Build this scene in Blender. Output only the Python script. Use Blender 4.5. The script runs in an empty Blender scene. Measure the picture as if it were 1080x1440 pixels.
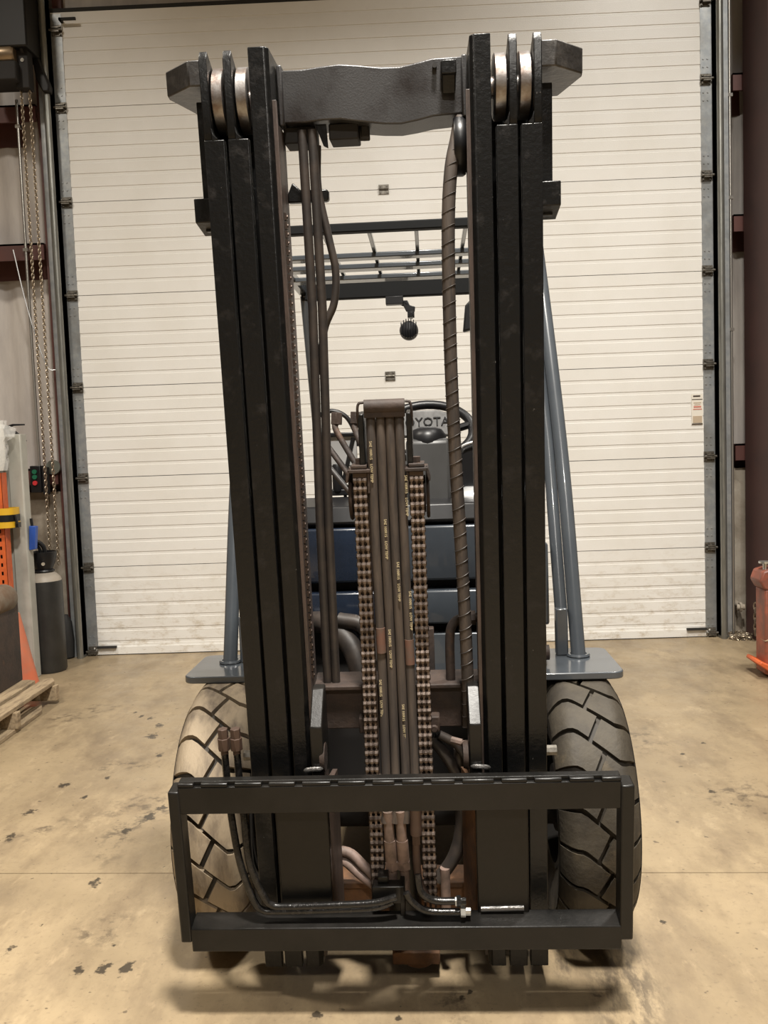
import bpy, bmesh, math, random
from math import sin, cos, pi, radians
from mathutils import Matrix, Vector
random.seed(7)
S = bpy.context.scene
COL = S.collection

# ------------------------------------------------------------------ camera
cam_d = bpy.data.cameras.new('camera')
cam_d.sensor_fit = 'VERTICAL'; cam_d.sensor_height = 36.0; cam_d.lens = 36.0 * 1250 / 1440
cam_d.clip_start = 0.05; cam_d.clip_end = 100
cam = bpy.data.objects.new('camera', cam_d); COL.objects.link(cam)
fwd = Vector((-0.02218047, 0.9972006, -0.07140722)); up = Vector((0.03394832, 0.07213486, 0.99681697))
rgt = Vector((0.99917743, 0.01968571, -0.03545327))
M4 = Matrix((rgt, up, -fwd)).transposed().to_4x4(); M4.translation = (0.0563, -5.9901, 1.3493)
cam.matrix_world = M4
S.camera = cam
# ------------------------------------------------------------------ world, lamps, exposure
w = bpy.data.worlds.new('world'); S.world = w; w.use_nodes = True
w.node_tree.nodes['Background'].inputs[0].default_value = (1.0, 0.93, 0.84, 1)
w.node_tree.nodes['Background'].inputs[1].default_value = 0.05
def lamp(name, loc, power, size, color=(1.0, 0.86, 0.68), target=None, sy=None, spread=180):
    d = bpy.data.lights.new(name, 'AREA'); d.energy = power; d.shape = 'RECTANGLE'; d.size = size; d.size_y = sy or size
    d.color = color; d.spread = radians(spread)
    o = bpy.data.objects.new(name, d); COL.objects.link(o); o.location = loc
    if target: o.rotation_euler = (Vector(target) - Vector(loc)).to_track_quat('-Z', 'Y').to_euler()
    return o
lamp('bay_and_fill_lamp', (0.35, -5.6, 6.0), 445, 0.5, (1.0, 0.95, 0.87), spread=142)
lamp('bay_and_fill_lamp', (2.3, -2.7, 6.0), 125, 0.5, (1.0, 0.96, 0.89), spread=138)
lamp('bay_and_fill_lamp', (-3.2, -3.6, 6.0), 120, 0.5, (1.0, 0.92, 0.80), spread=138)
lamp('bay_and_fill_lamp', (0.4, -10.5, 6.0), 260, 0.5, (1.0, 0.95, 0.87), spread=160)  # added fill light behind the camera, there to brighten the door
S.view_settings.view_transform = 'Standard'; S.view_settings.look = 'None'
S.view_settings.gamma = 1.0; S.view_settings.use_curve_mapping = False
S.view_settings.exposure = 0.24

# ------------------------------------------------------------------ materials
def mat(name, c1, rough=0.6, metal=0.0, c2=None, scale=12, thr=(0.4, 0.65), bump=0.0, bscale=60, c3=None, s3=3, t3=(0.5, 0.7),
        rvar=0.0, stretch=(1, 1, 1), coat=0.0, spec=0.5, detail=6):
    m = bpy.data.materials.new(name); m.use_nodes = True
    nt = m.node_tree; N = nt.nodes; L = nt.links; b = N['Principled BSDF']
    b.inputs['Base Color'].default_value = (*c1, 1); b.inputs['Roughness'].default_value = rough
    b.inputs['Metallic'].default_value = metal; b.inputs['Specular IOR Level'].default_value = spec
    b.inputs['Coat Weight'].default_value = coat
    geo = N.new('ShaderNodeNewGeometry'); mp = N.new('ShaderNodeMapping'); mp.inputs['Scale'].default_value = stretch
    L.new(geo.outputs['Position'], mp.inputs['Vector'])
    def noise(sc, det=detail):
        n = N.new('ShaderNodeTexNoise'); n.inputs['Scale'].default_value = sc; n.inputs['Detail'].default_value = det
        n.inputs['Roughness'].default_value = 0.62
        L.new(mp.outputs[0], n.inputs['Vector']); return n
    def ramp(src, a, z):
        r = N.new('ShaderNodeMapRange'); r.inputs['From Min'].default_value = a; r.inputs['From Max'].default_value = z
        L.new(src, r.inputs['Value']); return r.outputs[0]
    col = None
    def mix(fac, a, bcol):
        x = N.new('ShaderNodeMix'); x.data_type = 'RGBA'; L.new(fac, x.inputs['Factor'])
        if isinstance(a, tuple): x.inputs['A'].default_value = (*a, 1)
        else: L.new(a, x.inputs['A'])
        x.inputs['B'].default_value = (*bcol, 1); return x.outputs['Result']
    f = None
    if c2:
        f = ramp(noise(scale).outputs['Fac'], *thr); col = mix(f, c1, c2)
    if c3:
        f3 = ramp(noise(s3).outputs['Fac'], *t3); col = mix(f3, col or c1, c3)
    if col: L.new(col, b.inputs['Base Color'])
    if rvar and f:
        r = N.new('ShaderNodeMapRange'); r.inputs['To Min'].default_value = rough; r.inputs['To Max'].default_value = rough + rvar
        L.new(f, r.inputs['Value']); L.new(r.outputs[0], b.inputs['Roughness'])
    if bump:
        bp = N.new('ShaderNodeBump'); bp.inputs['Strength'].default_value = bump; bp.inputs['Distance'].default_value = 0.004
        L.new(noise(bscale, 4).outputs['Fac'], bp.inputs['Height']); L.new(bp.outputs[0], b.inputs['Normal'])
    m['col'] = 1
    return m
def nodes_of(m): return m.node_tree.nodes, m.node_tree.links, m.node_tree.nodes['Principled BSDF']

BLACK = mat('black_paint', (0.005, 0.005, 0.005), 0.32, c2=(0.013, 0.011, 0.010), scale=26, thr=(0.55, 0.75), bump=0.25, bscale=90, rvar=0.2, spec=0.32, c3=(0.10, 0.095, 0.09), s3=75, t3=(0.70, 0.74))
BLACKSAT = mat('black_satin', (0.006, 0.0057, 0.0052), 0.3, c2=(0.012, 0.0105, 0.009), scale=9, thr=(0.35, 0.7), bump=0.10, bscale=120, spec=0.28, rvar=.15)
BEAM = mat('cast_black_steel', (0.052, 0.051, 0.052), 0.38, metal=0.3, c2=(0.022, 0.018, 0.017), scale=6, thr=(0.5, 0.66), bump=0.16, bscale=260)
EAR = mat('worn_grey_black_steel', (0.05, 0.047, 0.045), 0.4, metal=0.4, c2=(0.11, 0.103, 0.097), scale=30, thr=(0.5, 0.75), bump=0.3)
RUST = mat('rusty_brown_steel', (0.042, 0.026, 0.019), 0.7, c2=(0.02, 0.0135, 0.011), scale=14, c3=(0.11, 0.052, 0.022), s3=9, t3=(0.6, 0.78), bump=0.4)
RUSTO = mat('orange_rust', (0.115, 0.052, 0.02), 0.8, c2=(0.05, 0.026, 0.014), scale=18, bump=0.4)
RAILBROWN = mat('greasy_brown_rail', (0.062, 0.042, 0.034), 0.5, c2=(0.03, 0.022, 0.018), scale=10, stretch=(6, 6, .6), bump=0.2)
ROLLER = mat('worn_roller_steel', (0.30, 0.285, 0.275), 0.38, metal=0.8, c2=(0.18, 0.14, 0.12), scale=24, thr=(0.42, 0.6), bump=0.15)
CHAIN = mat('greasy_chain_steel', (0.15, 0.118, 0.1), 0.38, metal=0.8, c2=(0.06, 0.044, 0.036), scale=60, thr=(0.45, 0.65))
CHAIND = mat('dark_chain_steel', (0.07, 0.05, 0.04), 0.45, metal=0.7)
HOSE = mat('dusty_hose_rubber', (0.066, 0.049, 0.037), 0.7, c2=(0.032, 0.025, 0.021), scale=18, stretch=(4, 4, .35), thr=(0.4, 0.62), bump=0.15)
HOSED = mat('dark_hose_rubber', (0.022, 0.018, 0.016), 0.5, c2=(0.04, 0.03, 0.024), scale=20, bump=0.1)
PRINT = mat('yellow_hose_print', (0.55, 0.46, 0.28), 0.6)
PRINTR = mat('red_hose_print', (0.115, 0.055, 0.036), 0.7, c2=(0.085, 0.06, 0.045), scale=40)
FITTING = mat('rusty_fitting', (0.075, 0.045, 0.032), 0.55, metal=0.3, c2=(0.07, 0.045, 0.035), scale=40)
PINK = mat('dusty_pink_hose', (0.19, 0.13, 0.105), 0.65, c2=(0.1, 0.07, 0.055), scale=30)
TUBE = mat('black_gloss_tube', (0.008, 0.0075, 0.007), 0.2, c2=(0.022, 0.02, 0.019), scale=60, thr=(0.5, 0.7), bump=0.2, bscale=150, spec=0.4)
ZINC = mat('bright_zinc', (0.7, 0.7, 0.66), 0.3, metal=0.9)
WELD = mat('weld_bead', (0.16, 0.155, 0.15), 0.35, metal=0.8, bump=0.6)
GREY = mat('blue_grey_paint', (0.058, 0.066, 0.075), 0.25, c2=(0.047, 0.054, 0.063), scale=5, coat=0.4)
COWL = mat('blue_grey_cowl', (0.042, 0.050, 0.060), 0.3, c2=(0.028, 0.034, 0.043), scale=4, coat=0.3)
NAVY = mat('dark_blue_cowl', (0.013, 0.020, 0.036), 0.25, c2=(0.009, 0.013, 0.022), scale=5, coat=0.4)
COLCOV = mat('grey_plastic_cover', (0.05, 0.05, 0.05), 0.42, c2=(0.04, 0.04, 0.04), scale=6)
PLASTIC = mat('black_plastic', (0.008, 0.008, 0.009), 0.38, spec=0.35)
SILVER = mat('grey_hub_plastic', (0.20, 0.20, 0.20), 0.33, metal=0.2, c2=(0.14, 0.14, 0.14), scale=30)
SHADOWBLACK = mat('greasy_and_shade_black', (0.012, 0.010, 0.009), 0.7)  # black of greasy parts; also shade painted into inner rims, slots and hole
TYRE_L = mat('dusty_lit_tyre_tread', (0.26, 0.205, 0.138), 0.8, c2=(0.12, 0.092, 0.065), scale=13, stretch=(2, 1, .6), thr=(0.45, 0.68), bump=0.4, bscale=70)  # dust plus the brighter light on the left tyre, mixed into one colour
TYRE_R = mat('dirty_shaded_tyre_tread', (0.056, 0.047, 0.034), 0.66, c2=(0.031, 0.026, 0.02), scale=12, thr=(0.38, 0.66), spec=0.3, c3=(0.11, 0.085, 0.052), s3=8, t3=(0.58, 0.78), bump=0.4, bscale=70)  # dirt plus the dimmer light on the right tyre, mixed into the colour
TYREB = mat('tyre_rubber', (0.03, 0.026, 0.021), 0.75, c2=(0.055, 0.044, 0.032), scale=14, bump=0.2)
GALV = mat('galvanised_steel', (0.30, 0.32, 0.335), 0.42, metal=0.55, c2=(0.38, 0.39, 0.39), scale=22, thr=(0.4, 0.62), c3=(0.22, 0.22, 0.21), s3=4, t3=(0.5, 0.75))
TRACK = mat('track_steel', (0.29, 0.29, 0.265), 0.34, metal=0.7, c2=(0.2, 0.2, 0.185), scale=10, stretch=(8, 8, .8))
HINGE = mat('dull_hinge_steel', (0.2, 0.185, 0.16), 0.42, metal=0.7, c2=(0.1, 0.09, 0.075), scale=60)
CONDUIT = mat('conduit_steel', (0.5, 0.48, 0.44), 0.28, metal=0.85)
REDPRIME = mat('red_oxide_paint', (0.085, 0.028, 0.022), 0.55, c2=(0.065, 0.024, 0.02), scale=5)
COLRED = mat('dull_red_column_paint', (0.075, 0.036, 0.032), 0.6, c2=(0.055, 0.03, 0.028), scale=3)
INSUL = mat('white_insulation_sheet', (0.55, 0.51, 0.47), 0.4, c2=(0.42, 0.385, 0.36), scale=2.5, stretch=(3, 1, .6), bump=0.3, bscale=9)
CONCW = mat('stained_concrete_wall', (0.34, 0.30, 0.245), 0.9, c2=(0.2, 0.165, 0.125), scale=5, c3=(0.13, 0.105, 0.08), s3=2.2, t3=(0.56, 0.75), bump=0.4)
WALLP = mat('plain_wall_panel', (0.22, 0.2, 0.18), 0.7)
CEILM = mat('ceiling_sheet', (0.45, 0.43, 0.4), 0.7)
RUBBER = mat('black_rubber', (0.015, 0.014, 0.013), 0.7)
ORANGE = mat('orange_rack_paint', (0.62, 0.12, 0.025), 0.5, c2=(0.45, 0.085, 0.025), scale=14)
JACKO = mat('worn_orange_paint', (0.33, 0.085, 0.045), 0.5, c2=(0.17, 0.06, 0.04), scale=9, thr=(0.4, 0.6), bump=0.2)
CONE = mat('faded_orange_plastic', (0.56, 0.14, 0.065), 0.6, c2=(0.4, 0.17, 0.105), scale=7, thr=(0.4, 0.7))
CONEB = mat('dusty_cone_base', (0.36, 0.23, 0.15), 0.8)
WOOD = mat('weathered_pallet_wood', (0.33, 0.25, 0.155), 0.85, c2=(0.18, 0.13, 0.08), scale=12, stretch=(5, .7, 5), thr=(0.45, 0.66), bump=0.5)
MACH = mat('rusty_cast_machine', (0.12, 0.075, 0.045), 0.7, c2=(0.17, 0.15, 0.115), scale=3.5, thr=(0.45, 0.6), bump=0.4)
CYL = mat('charcoal_cylinder_paint', (0.018, 0.018, 0.017), 0.42, c2=(0.028, 0.027, 0.025), scale=8)
CYLG = mat('grey_cylinder_paint', (0.32, 0.28, 0.23), 0.5)
POST = mat('pale_grey_post_paint', (0.40, 0.39, 0.345), 0.5, c2=(0.33, 0.32, 0.28), scale=6)
YEL = mat('yellow_strap', (0.62, 0.36, 0.015), 0.5)
BLUE = mat('blue_plastic', (0.02, 0.075, 0.34), 0.45)
WHITE = mat('white_bag_plastic', (0.7, 0.68, 0.62), 0.35)
GREENB = mat('green_button', (0.01, 0.12, 0.06), 0.4)
REDB = mat('red_button', (0.5, 0.03, 0.035), 0.4)
BRASS = mat('dull_brass', (0.27, 0.2, 0.13), 0.35, metal=0.7)
DARKMET = mat('dark_motor_metal', (0.007, 0.0062, 0.0058), 0.5, metal=0.2)
DISC = mat('grey_green_disc', (0.11, 0.115, 0.095), 0.5)
TAPE = mat('tan_tape', (0.33, 0.24, 0.15), 0.7)
LABELW = mat('off_white_label', (0.7, 0.66, 0.58), 0.5)
LABELR = mat('red_label_print', (0.55, 0.2, 0.15), 0.6)
LABELK = mat('tan_label_print', (0.45, 0.36, 0.26), 0.6)
GREYP = mat('brushed_grey_panel', (0.42, 0.42, 0.42), 0.35, metal=0.4)

GUARDK = mat('flat_black_guard_paint', (0.006, 0.0065, 0.007), 0.6, spec=0.15)
# clear plastic film
FILM = mat('clear_plastic_film', (0.9, 0.9, 0.88), 0.12)
_, _, _b = nodes_of(FILM); _b.inputs['Alpha'].default_value = 0.32

# floor: sealed tan concrete with worn-in stains
def floor_mat():
    m = bpy.data.materials.new('sealed_tan_concrete'); m.use_nodes = True
    nt = m.node_tree; N = nt.nodes; L = nt.links; b = N['Principled BSDF']
    geo = N.new('ShaderNodeNewGeometry')
    def noise(sc, det=6, rough=0.6, scale=(1, 1, 1), rot=0):
        mp = N.new('ShaderNodeMapping'); mp.inputs['Scale'].default_value = scale; mp.inputs['Rotation'].default_value = (0, 0, rot)
        L.new(geo.outputs['Position'], mp.inputs['Vector'])
        n = N.new('ShaderNodeTexNoise'); n.inputs['Scale'].default_value = sc; n.inputs['Detail'].default_value = det
        n.inputs['Roughness'].default_value = rough; L.new(mp.outputs[0], n.inputs['Vector']); return n.outputs['Fac']
    def rng(v, a, z, lo=0., hi=1.):
        r = N.new('ShaderNodeMapRange'); r.inputs[1].default_value = a; r.inputs[2].default_value = z
        r.inputs[3].default_value = lo; r.inputs[4].default_value = hi; L.new(v, r.inputs[0]); return r.outputs[0]
    def mul(a, c):
        x = N.new('ShaderNodeMath'); x.operation = 'MULTIPLY'; L.new(a, x.inputs[0])
        if isinstance(c, float): x.inputs[1].default_value = c
        else: L.new(c, x.inputs[1])
        return x.outputs[0]
    def mx(a, c):
        x = N.new('ShaderNodeMath'); x.operation = 'MAXIMUM'; L.new(a, x.inputs[0]); L.new(c, x.inputs[1]); return x.outputs[0]
    def mix(f, a, c):
        x = N.new('ShaderNodeMix'); x.data_type = 'RGBA'; L.new(f, x.inputs['Factor'])
        if isinstance(a, tuple): x.inputs['A'].default_value = (*a, 1)
        else: L.new(a, x.inputs['A'])
        x.inputs['B'].default_value = (*c, 1); return x.outputs['Result']
    def blob(cx, cy, rx, ry, rot=0.):
        mp = N.new('ShaderNodeMapping'); mp.vector_type = 'TEXTURE'
        mp.inputs['Location'].default_value = (cx, cy, 0); mp.inputs['Rotation'].default_value = (0, 0, rot)
        mp.inputs['Scale'].default_value = (rx, ry, 1)
        L.new(geo.outputs['Position'], mp.inputs['Vector'])
        d = N.new('ShaderNodeVectorMath'); d.operation = 'LENGTH'; L.new(mp.outputs[0], d.inputs[0])
        return rng(d.outputs['Value'], 0.35, 1.0, 1., 0.)
    col = mix(rng(noise(1.1, 8, 0.65), 0.32, 0.68), (0.365, 0.28, 0.172), (0.245, 0.187, 0.115))
    col = mix(rng(noise(5, 8, 0.7, (1, .45, 1), .35), 0.47, 0.70), col, (0.185, 0.137, 0.085))
    col = mix(rng(noise(3.2, 8, 0.75, (1, .6, 1), -.6), 0.57, 0.74), col, (0.46, 0.36, 0.225))
    col = mix(mul(rng(noise(60, 3, 0.6), 0.58, 0.70), 0.4), col, (0.14, 0.103, 0.066))
    col = mix(mul(rng(noise(2.3, 9, 0.78, (1, .5, 1), .2), 0.50, 0.66), 0.55), col, (0.2, 0.152, 0.1))
    col = mix(mul(rng(noise(14, 5, 0.7, (1, .35, 1), -.5), 0.6, 0.72), 0.45), col, (0.45, 0.345, 0.215))
    st = None
    for a in ((-0.95, -2.65, .28, .2, .4), (-1.2, -2.2, .2, .1, .2), (-1.0, -2.9, .1, .35, 0), (-1.35, -2.9, .3, .06, .9), (1.3, -2.7, .25, .18, .5),
              (1.05, -2.0, .2, .3, 0), (-.85, -3.55, .12, .12, 0), (0.0, -1.6, .7, .6, 0), (.13, -3.93, .06, .12, 0), (-1.7, -1.4, .35, .15, .8)):
        s_ = blob(*a); st = s_ if st is None else mx(st, s_)
    patch = mul(st, rng(noise(16, 6, 0.7), 0.5, 0.62))
    col = mix(mul(patch, 0.8), col, (0.095, 0.072, 0.048))
    tm = blob(0.56, -3.86, .13, .34, -.18); tm = mx(tm, blob(0.44, -3.72, .05, .2, -.2))
    streak = mul(tm, rng(noise(22, 6, 0.7, (1, .3, 1), .35), 0.42, 0.56))
    col = mix(mul(streak, 0.85), col, (0.085, 0.066, 0.047))
    nz = noise(38, 4, 0.65); sp = None
    for (cx, cy, r_) in [(-1.394, -2.411, 0.032), (-1.259, -2.555, 0.02), (-1.42, -2.684, 0.029), (-1.402, -2.905, 0.031), (-1.232, -2.343, 0.018), (-0.989, -2.87, 0.034), (-0.941, -2.767, 0.041), (-0.91, -2.684, 0.032), (-0.968, -3.263, 0.027), (-0.849, -3.748, 0.024), (-0.782, -3.741, 0.027), (-0.716, -3.737, 0.029), (-1.075, -3.642, 0.019), (-0.79, -3.629, 0.009), (-1.402, -1.394, 0.018), (-1.345, -1.462, 0.022), (-1.284, -1.505, 0.026), (-1.205, -1.63, 0.034), (-1.194, -1.797, 0.041), (-0.194, -3.948, 0.018), (-1.081, -2.076, 0.027), (-1.037, -3.511, 0.01), (0.178, -3.877, 0.012), (0.159, -3.896, 0.01), (1.194, -2.654, 0.021), (1.229, -2.779, 0.015), (1.348, -2.117, 0.014), (1.215, -2.244, 0.014), (0.74, -3.571, 0.014), (0.002, -3.973, 0.012)]:
        mp_ = N.new('ShaderNodeMapping'); mp_.vector_type = 'TEXTURE'; mp_.inputs['Location'].default_value = (cx, cy, 0); mp_.inputs['Scale'].default_value = (r_, r_ * 1.5, 1)
        L.new(geo.outputs['Position'], mp_.inputs['Vector'])
        d_ = N.new('ShaderNodeVectorMath'); d_.operation = 'LENGTH'; L.new(mp_.outputs[0], d_.inputs[0])
        ad = N.new('ShaderNodeMath'); ad.operation = 'MULTIPLY_ADD'; L.new(nz, ad.inputs[0]); ad.inputs[1].default_value = 3.2; L.new(d_.outputs['Value'], ad.inputs[2])
        q_ = rng(ad.outputs[0], 1.95, 2.3, 1., 0.); sp = q_ if sp is None else mx(sp, q_)
    col = mix(mul(sp, 0.9), col, (0.032, 0.025, 0.018))
    drops = rng(noise(34, 2, 0.5), 0.70, 0.735)
    col = mix(mul(drops, 0.8), col, (0.1, 0.075, 0.05))
    L.new(col, b.inputs['Base Color'])
    L.new(rng(noise(7, 6, 0.6), 0.3, 0.7, 0.27, 0.5), b.inputs['Roughness'])
    b.inputs['Specular IOR Level'].default_value = 0.45
    bp = N.new('ShaderNodeBump'); bp.inputs['Strength'].default_value = 0.08; bp.inputs['Distance'].default_value = 0.004
    L.new(noise(24, 6, 0.7), bp.inputs['Height']); L.new(bp.outputs[0], b.inputs['Normal'])
    return m
FLOOR = floor_mat()

def door_mat():
    m = mat('embossed_white_door_steel', (0.75, 0.735, 0.70), 0.34, c2=(0.71, 0.69, 0.645), scale=2.2, bump=0.22, bscale=160)
    N, L, b = nodes_of(m)
    # splashed dirt, worn into the lowest boards
    geo = N.new('ShaderNodeNewGeometry'); sp = N.new('ShaderNodeSeparateXYZ'); L.new(geo.outputs['Position'], sp.inputs[0])
    r = N.new('ShaderNodeMapRange'); r.inputs[1].default_value = 0.0; r.inputs[2].default_value = 0.75; r.inputs[3].default_value = 1; r.inputs[4].default_value = 0
    L.new(sp.outputs['Z'], r.inputs[0])
    n = N.new('ShaderNodeTexNoise'); n.inputs['Scale'].default_value = 9; n.inputs['Detail'].default_value = 8; n.inputs['Roughness'].default_value = 0.75
    mp = N.new('ShaderNodeMapping'); mp.inputs['Scale'].default_value = (1, 1, 2); L.new(geo.outputs['Position'], mp.inputs[0]); L.new(mp.outputs[0], n.inputs['Vector'])
    a = N.new('ShaderNodeMapRange'); a.inputs[1].default_value = 0.5; a.inputs[2].default_value = 0.72; L.new(n.outputs['Fac'], a.inputs[0])
    x = N.new('ShaderNodeMath'); x.operation = 'MULTIPLY'; L.new(r.outputs[0], x.inputs[0]); L.new(a.outputs[0], x.inputs[1])
    n2 = N.new('ShaderNodeTexNoise'); n2.inputs['Scale'].default_value = 6; n2.inputs['Detail'].default_value = 3; L.new(mp.outputs[0], n2.inputs['Vector'])
    a2 = N.new('ShaderNodeMapRange'); a2.inputs[1].default_value = 0.74; a2.inputs[2].default_value = 0.80; a2.inputs[4].default_value = 0.5; L.new(n2.outputs['Fac'], a2.inputs[0])
    mxn = N.new('ShaderNodeMath'); mxn.operation = 'MAXIMUM'; L.new(x.outputs[0], mxn.inputs[0]); L.new(a2.outputs[0], mxn.inputs[1])
    old = b.inputs['Base Color'].links[0].from_socket
    mi = N.new('ShaderNodeMix'); mi.data_type = 'RGBA'; L.new(mxn.outputs[0], mi.inputs['Factor']); L.new(old, mi.inputs['A']); mi.inputs['B'].default_value = (0.4, 0.32, 0.21, 1)
    L.new(mi.outputs['Result'], b.inputs['Base Color'])
    return m
DOOR = door_mat()

# ------------------------------------------------------------------ mesh helpers
class MB:
    def __init__(s): s.v = []; s.f = []
    def add(s, vs, fs):
        o = len(s.v); s.v += [tuple(p) for p in vs]; s.f += [tuple(i + o for i in f) for f in fs]; return s
    def box(s, x0, x1, y0, y1, z0, z1):
        return s.add([(x, y, z) for x in (x0, x1) for y in (y0, y1) for z in (z0, z1)],
                     [(0, 1, 3, 2), (4, 6, 7, 5), (0, 4, 5, 1), (2, 3, 7, 6), (0, 2, 6, 4), (1, 5, 7, 3)])
    def prism(s, poly, ax, a, b):                   # polygon in the two other axes (in x,y,z order) extruded along ax
        n = len(poly)
        def P(p, t): return {'x': (t, p[0], p[1]), 'y': (p[0], t, p[1]), 'z': (p[0], p[1], t)}[ax]
        return s.add([P(p, a) for p in poly] + [P(p, b) for p in poly],
                     [tuple(range(n)), tuple(range(2 * n - 1, n - 1, -1))] + [(i, i + n, (i + 1) % n + n, (i + 1) % n) for i in range(n)])
    def tube(s, pts, r, n=10, caps=True):
        pts = [Vector(p) for p in pts]; rs = r if isinstance(r, (list, tuple)) else [r] * len(pts)
        rings = []; prev = None
        for i, p in enumerate(pts):
            t = (pts[min(i + 1, len(pts) - 1)] - pts[max(i - 1, 0)]).normalized()
            if prev is None:
                a = Vector((0, 0, 1)) if abs(t.z) < .9 else Vector((1, 0, 0)); prev = t.cross(a).normalized()
            else: prev = (prev - t * prev.dot(t)).normalized()
            q = t.cross(prev); rings.append([p + (prev * cos(2 * pi * k / n) + q * sin(2 * pi * k / n)) * rs[i] for k in range(n)])
        o = len(s.v)
        for R_ in rings: s.v += [tuple(x) for x in R_]
        for i in range(len(rings) - 1):
            for k in range(n):
                s.f.append((o + i * n + k, o + i * n + (k + 1) % n, o + (i + 1) * n + (k + 1) % n, o + (i + 1) * n + k))
        if caps:
            s.f.append(tuple(o + k for k in range(n))[::-1]); s.f.append(tuple(o + (len(rings) - 1) * n + k for k in range(n)))
        return s
    def cyl(s, p0, p1, r, n=16, r2=None): return s.tube([p0, p1], [r, r if r2 is None else r2], n)
    def lathe(s, prof, n=24, c=(0, 0, 0), ax='z', caps=True):   # prof: (radius, height)
        o = len(s.v)
        for r, h in prof:
            for k in range(n):
                a = 2 * pi * k / n; x, y = r * cos(a), r * sin(a)
                p = {'z': (x, y, h), 'x': (h, x, y), 'y': (x, h, y)}[ax]
                s.v.append((p[0] + c[0], p[1] + c[1], p[2] + c[2]))
        for i in range(len(prof) - 1):
            for k in range(n): s.f.append((o + i * n + k, o + i * n + (k + 1) % n, o + (i + 1) * n + (k + 1) % n, o + (i + 1) * n + k))
        if not caps: return s
        s.f.append(tuple(o + k for k in range(n))); m_ = len(prof) - 1; s.f.append(tuple(o + m_ * n + k for k in range(n)))
        return s
    def mesh(s, name, m, sharp=38):
        me = bpy.data.meshes.new(name); me.from_pydata(s.v, [], s.f)
        bm = bmesh.new(); bm.from_mesh(me); bmesh.ops.recalc_face_normals(bm, faces=bm.faces); bm.to_mesh(me); bm.free()
        me.polygons.foreach_set('use_smooth', [True] * len(me.polygons)); me.set_sharp_from_angle(angle=radians(sharp))
        me.materials.append(m); return me
    def build(s, name, m, parent=None, loc=(0, 0, 0), rot=(0, 0, 0), bevel=0.0, sharp=38, label=None):
        return put(name, s.mesh(name, m, sharp), parent, loc, rot, bevel, label)
def put(name, me, parent=None, loc=(0, 0, 0), rot=(0, 0, 0), bevel=0.0, label=None):
    o = bpy.data.objects.new(name, me); COL.objects.link(o); o.location = loc; o.rotation_euler = rot
    if parent: o.parent = parent
    if bevel:
        bv = o.modifiers.new('bevel', 'BEVEL'); bv.width = bevel; bv.segments = 2; bv.limit_method = 'ANGLE'; bv.angle_limit = radians(40)
    if label: o['label'] = label
    return o
def empty(name, loc, rz=0):
    o = bpy.data.objects.new(name, None); COL.objects.link(o); o.location = loc; o.rotation_euler = (0, 0, rz); o.empty_display_size = .1; return o
def tag(o, label, cat, group=None):
    o['label'] = label; o['category'] = cat
    if group: o['group'] = group
    return o
def struct(o): o['kind'] = 'structure'; return o
def text_mesh(txt, size, depth, m):
    cu = bpy.data.curves.new('lettering', 'FONT'); cu.body = txt; cu.size = size; cu.extrude = depth; cu.align_x = 'LEFT'; cu.resolution_u = 2
    t = bpy.data.objects.new('lettering', cu); COL.objects.link(t)
    me = bpy.data.meshes.new_from_object(t.evaluated_get(bpy.context.evaluated_depsgraph_get()))
    bpy.data.objects.remove(t); bpy.data.curves.remove(cu); me.name = 'lettering'; me.materials.clear(); me.materials.append(m); return me
def bez(pts, n=8):                                  # Catmull-Rom through the points
    P = [Vector(p) for p in pts]; P = [2 * P[0] - P[1]] + P + [2 * P[-1] - P[-2]]; out = []
    for i in range(1, len(P) - 2):
        a, b, c, d = P[i - 1:i + 3]
        for k in range(n):
            t = k / n; out.append(.5 * ((2 * b) + (c - a) * t + (2 * a - 5 * b + 4 * c - d) * t * t + (3 * b - a - 3 * c + d) * t ** 3))
    out.append(P[-2]); return out

# ------------------------------------------------------------------ the room
fl = MB()
def jy(x): return -3.25 - 0.05 * x
for (ya, yb) in ((lambda x: -14.0, lambda x: jy(x) - .002), (lambda x: jy(x) + .002, lambda x: 0.35)):
    fl.prism([(-7, ya(-7)), (7, ya(7)), (7, yb(7)), (-7, yb(-7))], 'z', -0.1, 0)
fl.prism([(-7, jy(-7) - .004), (7, jy(7) - .004), (7, jy(7) + .004), (-7, jy(-7) + .004)], 'z', -0.1, -0.012)
struct(fl.build('floor', FLOOR))
struct(MB().box(-7, 7, -14, .4, 6.2, 6.3).build('ceiling', CEILM))
struct(MB().box(-7.1, -7, -14, .4, 0, 6.2).build('wall_left', WALLP))
struct(MB().box(7, 7.1, -14, .4, 0, 6.2).build('wall_right', WALLP))
struct(MB().box(-7, 7, -14.1, -14, 0, 6.2).build('wall_front', WALLP))
wb = struct(MB().box(-7, 7, .30, .4, 0, 6.2).build('wall_back', WALLP))
MB().box(-2.3, 2.3, .10, .30, 4.29, 6.2).build('header_panel', INSUL, wb)
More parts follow.
